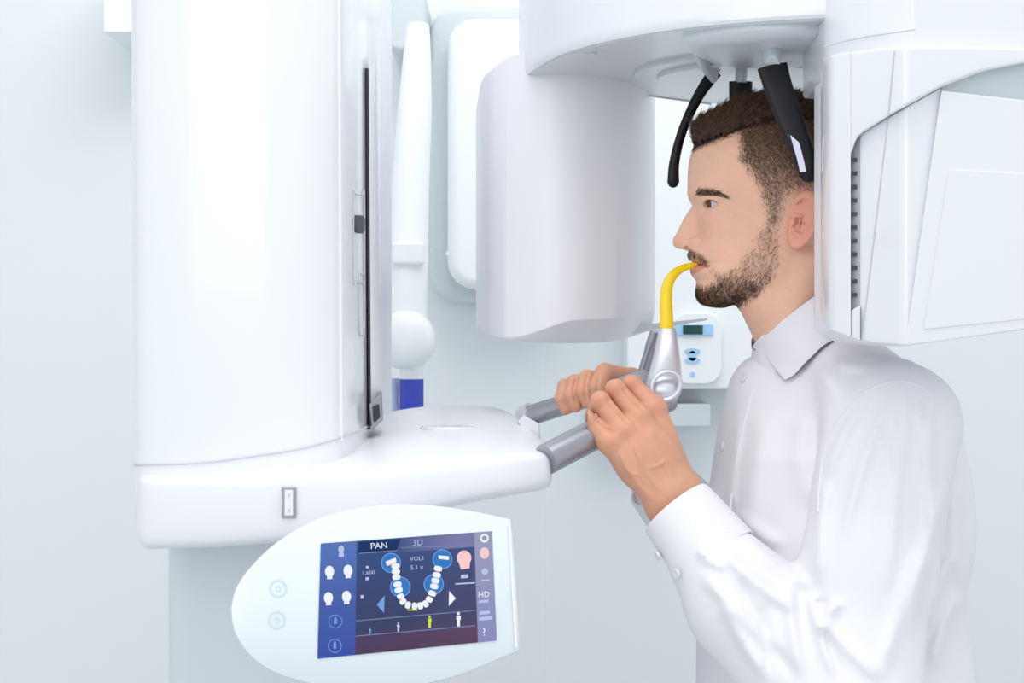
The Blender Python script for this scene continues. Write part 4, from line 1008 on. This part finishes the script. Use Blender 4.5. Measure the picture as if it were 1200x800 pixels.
# collar
YCc = 1.747
tope = [(.2585, YCc-.004, 1.492), (.264, YCc-.030, 1.503), (.283, YCc-.055, 1.520), (.315, YCc-.066, 1.545), (.352, YCc-.058, 1.562), (.380, YCc-.030, 1.570), (.388, YCc, 1.572)]
def pt(px, py, Y): v = P(px, py, Y); return (v.x, v.y, v.z)
def ct(px, py, off, Y):
    h_ = cast(px, py, off)[0]; return pt(px, py, Y) if h_ is None or abs(h_.y-Y) > .05 else tuple(h_)
bote = [ct(922, 449, .007, 1.65), ct(934, 442, .006, 1.65), ct(953, 424, .006, 1.65), pt(979, 397, 1.655), (.395, YCc-.066, 1.515), (.420, YCc-.035, 1.520), (.428, YCc, 1.522)]
t1 = crm([Vector(p) for p in tope], 6); b1 = crm([Vector(p) for p in bote], 6)
for sgn in (1, -1):
    bm = bmesh.new(); rows = []
    for a, b in zip(t1, b1):
        if sgn < 0: a = Vector((a.x, 2*YCc-a.y, a.z)); b = Vector((b.x, 2*YCc-b.y, b.z))
        out = (b-a).normalized(); o_ = Vector((a.x-.325, a.y-YCc, .25)).normalized()
        r = []
        for v_ in (0, .2, .45, .75, 1): q = a.lerp(b, v_)+o_*(.007*math.sin(math.pi*min(1, v_*1.1+.05)))+Vector((0, 0, .002)); r.append(q)
        r2 = [q-o_*.0028 for q in r[::-1]]
        rows.append(r+r2)
    loft(bm, rows); obj('collar', bm, SHIRT, shirt, bevel=.0008, ang=60)
# collar stand round the neck
bm = bmesh.new(); rings = []
for (dz, g) in ((-.045, .001), (-.012, .0), (-.006, -.001), (-.002, -.003), (-.004, -.006), (-.045, -.006)):
    full = [a for a in t1]+[Vector((a.x, 2*YCc-a.y, a.z)) for a in t1[::-1][1:-1]]
    rings.append([Vector((.322+(q.x-.322)*(1+g*14), YCc+(q.y-YCc)*(1+g*14), q.z+dz)) for q in full])
loft(bm, rings); obj('collar_stand', bm, SHIRT, shirt, ang=60)
# cuff
wc = Vector(NWR+np.array((.012, 0, -.014))); el_ = Vector(NE); ax = (wc-el_).normalized()
def cuffmesh(wc, ax, r0, r1, ln):
    bm = bmesh.new(); s = ax.cross(Vector((0, 1, 0))).normalized(); t = ax.cross(s); rr = []
    for (d, r) in ((-ln, r0+.001), (-ln, r0+.0035), (-ln*.5, (r0+r1)/2+.0032), (.002, r1+.0030), (.0045, r1+.0018), (.0045, r1-.0005), (-.01, r1-.003)):
        rr.append([wc+ax*d+(s*math.cos(a)*1.02+t*math.sin(a)*.94)*r for a in (2*math.pi*k/48 for k in range(48))])
    loft(bm, rr, cap=False); return bm
obj('cuff', cuffmesh(wc+ax*.008, ax, .0405, .0355, .062), SHIRT, shirt, ang=70)
wf = Vector(FW_+np.array((.006, 0, -.008))); af = (wf-Vector(FE)).normalized()
obj('cuff', cuffmesh(wf+af*.004, af, .042, .036, .06), SHIRT, shirt, ang=70)
# placket edge, armhole seam
def seamline(pts, name, r=.0012, off=.0003, m=SHIRT):
    hits = [cast(x, y, off)[0] for x, y in pts]; hits = [h_ for h_ in hits if h_]
    if len(hits) > 2:
        bm = bmesh.new(); tube(bm, crm(hits, 4), r, 8); obj(name, bm, m, shirt, ang=70)
seamline([(884, 452), (876, 480), (869, 510), (863, 540), (858, 580), (853, 620)], 'placket_edge')
seamline([(1092, 462), (1076, 452), (1058, 447), (1038, 449), (1015, 459), (995, 474), (978, 498), (966, 530), (961, 565), (959, 600)], 'armhole_seam', .0014)
def button(px, py, r=.0052, off=.001):
    h_, n_ = cast(px, py, off)
    if h_ is None: return
    bm = bmesh.new(); tube(bm, [h_-n_*.001, h_+n_*.0012, h_+n_*.0018, h_+n_*.0014], [r, r, r*.85, r*.55], 20, up=n_.orthogonal()); obj('button', bm, BUTTON, shirt, ang=40)
for (bx, by) in ((872, 443), (847, 523)): button(bx, by)
for (bx, by) in ((776, 649), (797, 671)): button(bx, by, .0046, .0045)
# trousers and shoes, below the picture
def tr(p):
    d = None
    for s in (-1, 1):
        a = smin(cap(p, (.36, 1.765+.085*s, .95), (.35, 1.765+.10*s, .5), .10, .072), cap(p, (.35, 1.765+.10*s, .5), (.37, 1.765+.10*s, .06), .072, .055), .02); d = a if d is None else smin(d, a, .03)
    d = smin(d, ell(p, (.36, 1.765, .93), (.14, .175, .12)), .03); return smax(smax(d, p[:, 2]-1.0, .01), .04-p[:, 2], .01)
TV, TQ = sdf_mesh(tr, (.15, 1.5, 0), (.55, 2.05, 1.05), .009, 1.8); np_mesh('trousers', TV, TQ, TROUS, man)
def sh(p, s): d = smin(cap(p, (.40, 1.765+.10*s, .05), (.20, 1.765+.11*s, .035), .048, .036), cap(p, (.40, 1.765+.10*s, .09), (.38, 1.765+.10*s, .06), .045, .045), .02); return smax(d, .002-p[:, 2], .004)
for s in (-1, 1):
    a, b = sdf_mesh(lambda p: sh(p, s), (.12, 1.5, -.02), (.50, 2.02, .16), .006, 1.8); np_mesh('shoe', a, b, SHOE, man)

#==BACKGROUND==
# ------------------------------------------------------------------ things on the back wall
def rr_poly(x0, y0, x1, y1, r, n=8):
    pts = []
    for (cx_, cy_, a0) in ((x1-r, y0+r, -90), (x1-r, y1-r, 0), (x0+r, y1-r, 90), (x0+r, y0+r, 180)):
        for k in range(n+1): a = math.radians(a0+90*k/n); pts.append((cx_+r*math.cos(a), cy_+r*math.sin(a)))
    return pts
def rslab(bm, x0, y0, x1, y1, r, Y0, Y1): q = rr_poly(x0, y0, x1, y1, r); slab(bm, [P(a, b, Y0) for a, b in q], [Vector((P(a, b, Y0).x, Y1, P(a, b, Y0).z)) for a, b in q])
wu = thing('wall_cabinet', 'tall white rounded wall unit with a grey shadow outline, behind the overhead arm', 'wall unit', (P(560, 200, YW).x, YW, P(0, 355, YW).z))
bm = bmesh.new(); rslab(bm, 503, 8, 660, 354, 34, 3.02, YW-.001); obj('shadow_plate', bm, BACKG, wu, bevel=.01, label='grey plate standing in for a shadow outline')  # plate drawn in grey for the shadow outline round the cover
bm = bmesh.new(); rslab(bm, 524, 20, 660, 338, 32, 2.93, 3.02); obj('cover', bm, BACKW, wu, bevel=.02, seg=5)
bm = bmesh.new(); disc(bm, P(525, 297, 2.93), .004, .008, 16, (0, 1, 0)); obj('screw', bm, BACKW, wu)
xa = thing('mounted_xray_arm', 'slim white wall-mounted x-ray arm with round head, hanging left of the grey shadow outline', 'x-ray arm', (P(480, 0, 2.9).x, YW, P(0, 20, YW).z))
bm = bmesh.new(); rslab(bm, 455, -10, 500, 60, 12, 2.93, YW-.001); obj('wall_bracket', bm, BACKG, xa, bevel=.01)
bm = bmesh.new()
tube(bm, crm([P(490, 30, 2.86), P(487, 110, 2.84), P(481, 220, 2.82), P(477, 320, 2.80), P(476, 375, 2.80)], 5), list(np.interp(np.linspace(0, 1, 21), [0, .3, .7, 1], [.020, .030, .036, .038])), 28); obj('arm', bm, BACKW, xa, ang=60)
bm = bmesh.new(); rslab(bm, 458, 283, 497, 310, 5, 2.755, 2.84); obj('arm_joint', bm, BACKW, xa, bevel=.006)
bm = bmesh.new(); rr = []
for (d, r) in ((-.05, .01), (-.048, .035), (-.035, .048), (0, .052), (.03, .048), (.045, .03), (.047, .005)):
    c = P(476, 398, 2.78); rr.append([c+Vector((r*math.cos(a), d, r*math.sin(a))) for a in (2*math.pi*k/40 for k in range(40))])
loft(bm, rr); obj('round_head', bm, BACKW, xa, ang=60)
bm = bmesh.new(); tube(bm, [P(481, 420, 2.78), P(482, 434, 2.78), P(482.5, 446, 2.78)], [.026, .020, .019], 28); obj('neck', bm, BACKW, xa, ang=60)
bm = bmesh.new(); tube(bm, [P(482.5, 444, 2.78), P(482.5, 490, 2.78)], .0205, 28); obj('cone', bm, BLUE, xa, ang=60, label='bright blue cylinder')
bm = bmesh.new(); tube(bm, [P(457, 443, 2.80), P(457, 490, 2.80)], .017, 24); obj('cone_guard', bm, LILAC, xa, ang=60, label='pale lilac cylinder')
# translucent sheet standing in front of them
sc_ = thing('acrylic_screen', 'clear milky upright screen behind the white shelf, in front of the slim wall arm', 'screen', (P(530, 0, 2.5).x, 2.5, 0))
bm = bmesh.new()
q = [(441, 62), (455, 45), (640, 45), (640, 480), (441, 480)]; f = [P(a, b, 2.5) for a, b in q]; f[3].z = .02; f[4].z = .02
slab(bm, f, [p+Vector((0, .008, 0)) for p in f]); obj('sheet', bm, FROST, sc_)
bm = bmesh.new(); box(bm, (f[4].x-.02, 2.42, 0), (f[3].x+.02, 2.59, .02)); obj('foot', bm, GREYW, sc_, bevel=.004)
# control box with small display
cb = thing('exposure_control_box', 'white wall control box with small dark green display, seen between the grips and the shirt', 'control box', (P(830, 0, YW).x, YW, P(0, 455, YW).z))
bm = bmesh.new(); rslab(bm, 735, 50, 905, 456, 6, 2.98, YW-.001); hb = obj('housing', bm, BACKW, cb, bevel=.006)
bm = bmesh.new(); rslab(bm, 786, 366, 846, 450, 20, 2.965, 2.985); obj('keypad', bm, BACKW, cb, bevel=.003)
bm = bmesh.new(); front_plate(789, 380, 835.5, 392.5, 2.960, 2.97, bm); dp = obj('display_bezel', bm, LCDB, cb, bevel=.001, label='light blue display surround')
bm = bmesh.new(); front_plate(800.5, 381, 823.5, 391.5, 2.957, 2.965, bm); obj('display', bm, LCD, dp, label='dark green display')
bm = bmesh.new()
for (x_, y_, rx, ry) in ((811.5, 411, 9, 3), (811.5, 422, 9, 3.2), (811.5, 417, 5, 6), (812, 438, 2.6, 2.6)):
    c = P(x_, y_, 2.9615); n = 24; k1 = [c+Vector((rx*.00156*math.cos(a), 0, ry*.00156*math.sin(a))) for a in (2*math.pi*k/n for k in range(n))]; slab(bm, k1, [p+Vector((0, .006, 0)) for p in k1])
obj('key', bm, LCDB, cb, label='small pale blue keys')
# ledge below the box
ld = bmesh.new(); rslab(ld, 690, 473, 833, 500, 2, 2.99, YW-.001); led = obj('wall_ledge', ld, BACKG, None, bevel=.004)
led['label'] = 'plain pale grey wall ledge directly below the white control box'; led['category'] = 'ledge'
# lamp housing top left
bm = bmesh.new(); rslab(bm, 121, -60, 200, 38, 2, 2.9, YW-.001); bx = obj('wall_box', bm, BACKW, None, bevel=.004)
bx['label'] = 'small pale box high on the wall, left of the tall white housing'; bx['category'] = 'wall box'

#==LIGHT==
w = bpy.data.worlds.new('world'); bpy.context.scene.world = w; w.use_nodes = True
nt = w.node_tree; bg = nt.nodes['Background']
# soft studio surround: brighter overhead than at floor level
tc = nt.nodes.new('ShaderNodeTexCoord'); sep = nt.nodes.new('ShaderNodeSeparateXYZ'); cr_ = nt.nodes.new('ShaderNodeValToRGB')
nt.links.new(tc.outputs['Generated'], sep.inputs[0]); mr = nt.nodes.new('ShaderNodeMapRange'); mr.inputs[1].default_value = -1; mr.inputs[2].default_value = 1
nt.links.new(sep.outputs['Z'], mr.inputs[0]); nt.links.new(mr.outputs[0], cr_.inputs[0])
cr_.color_ramp.elements[0].color = (.55, .58, .62, 1); cr_.color_ramp.elements[1].color = (1, 1, 1, 1)
e_ = cr_.color_ramp.elements.new(.5); e_.color = (.80, .83, .87, 1)
nt.links.new(cr_.outputs[0], bg.inputs['Color']); bg.inputs['Strength'].default_value = .96
def area(name, loc, to, sx, sy, pw, col=(1, 1, 1)):
    l = bpy.data.lights.new(name, 'AREA'); l.shape = 'RECTANGLE'; l.size = sx; l.size_y = sy; l.energy = pw; l.color = col
    o = bpy.data.objects.new(name, l); C.objects.link(o); o.location = loc
    o.rotation_euler = (Vector(to)-Vector(loc)).to_track_quat('-Z', 'Y').to_euler(); return o
area('added_softbox_front', (-.7, -1.3, 2.4), (.1, 1.8, 1.2), 2.2, 1.6, 16, (1, .985, .97))  # unseen area light, added out of frame for front fill
area('added_softbox_top', (.2, 1.1, 3.3), (.2, 1.6, 1.2), 1.8, 1.0, 18)  # also added out of frame, soft light and streaks from above
area('added_wall_wash', (.1, 2.3, 3.0), (.1, 3.1, 1.7), 1.2, .4, 4)  # added out of view to lighten the back wall
cam = bpy.data.cameras.new('camera'); co = bpy.data.objects.new('camera', cam); C.objects.link(co)
co.location = (0, 0, ZC); co.rotation_euler = (math.pi/2, 0, 0); cam.sensor_width = 36; cam.lens = FX*36/1200; cam.clip_start = .05
bpy.context.scene.camera = co
vs = bpy.context.scene.view_settings; vs.view_transform = 'Standard'; vs.look = 'None'; vs.gamma = 1; vs.exposure = .12; vs.use_curve_mapping = False
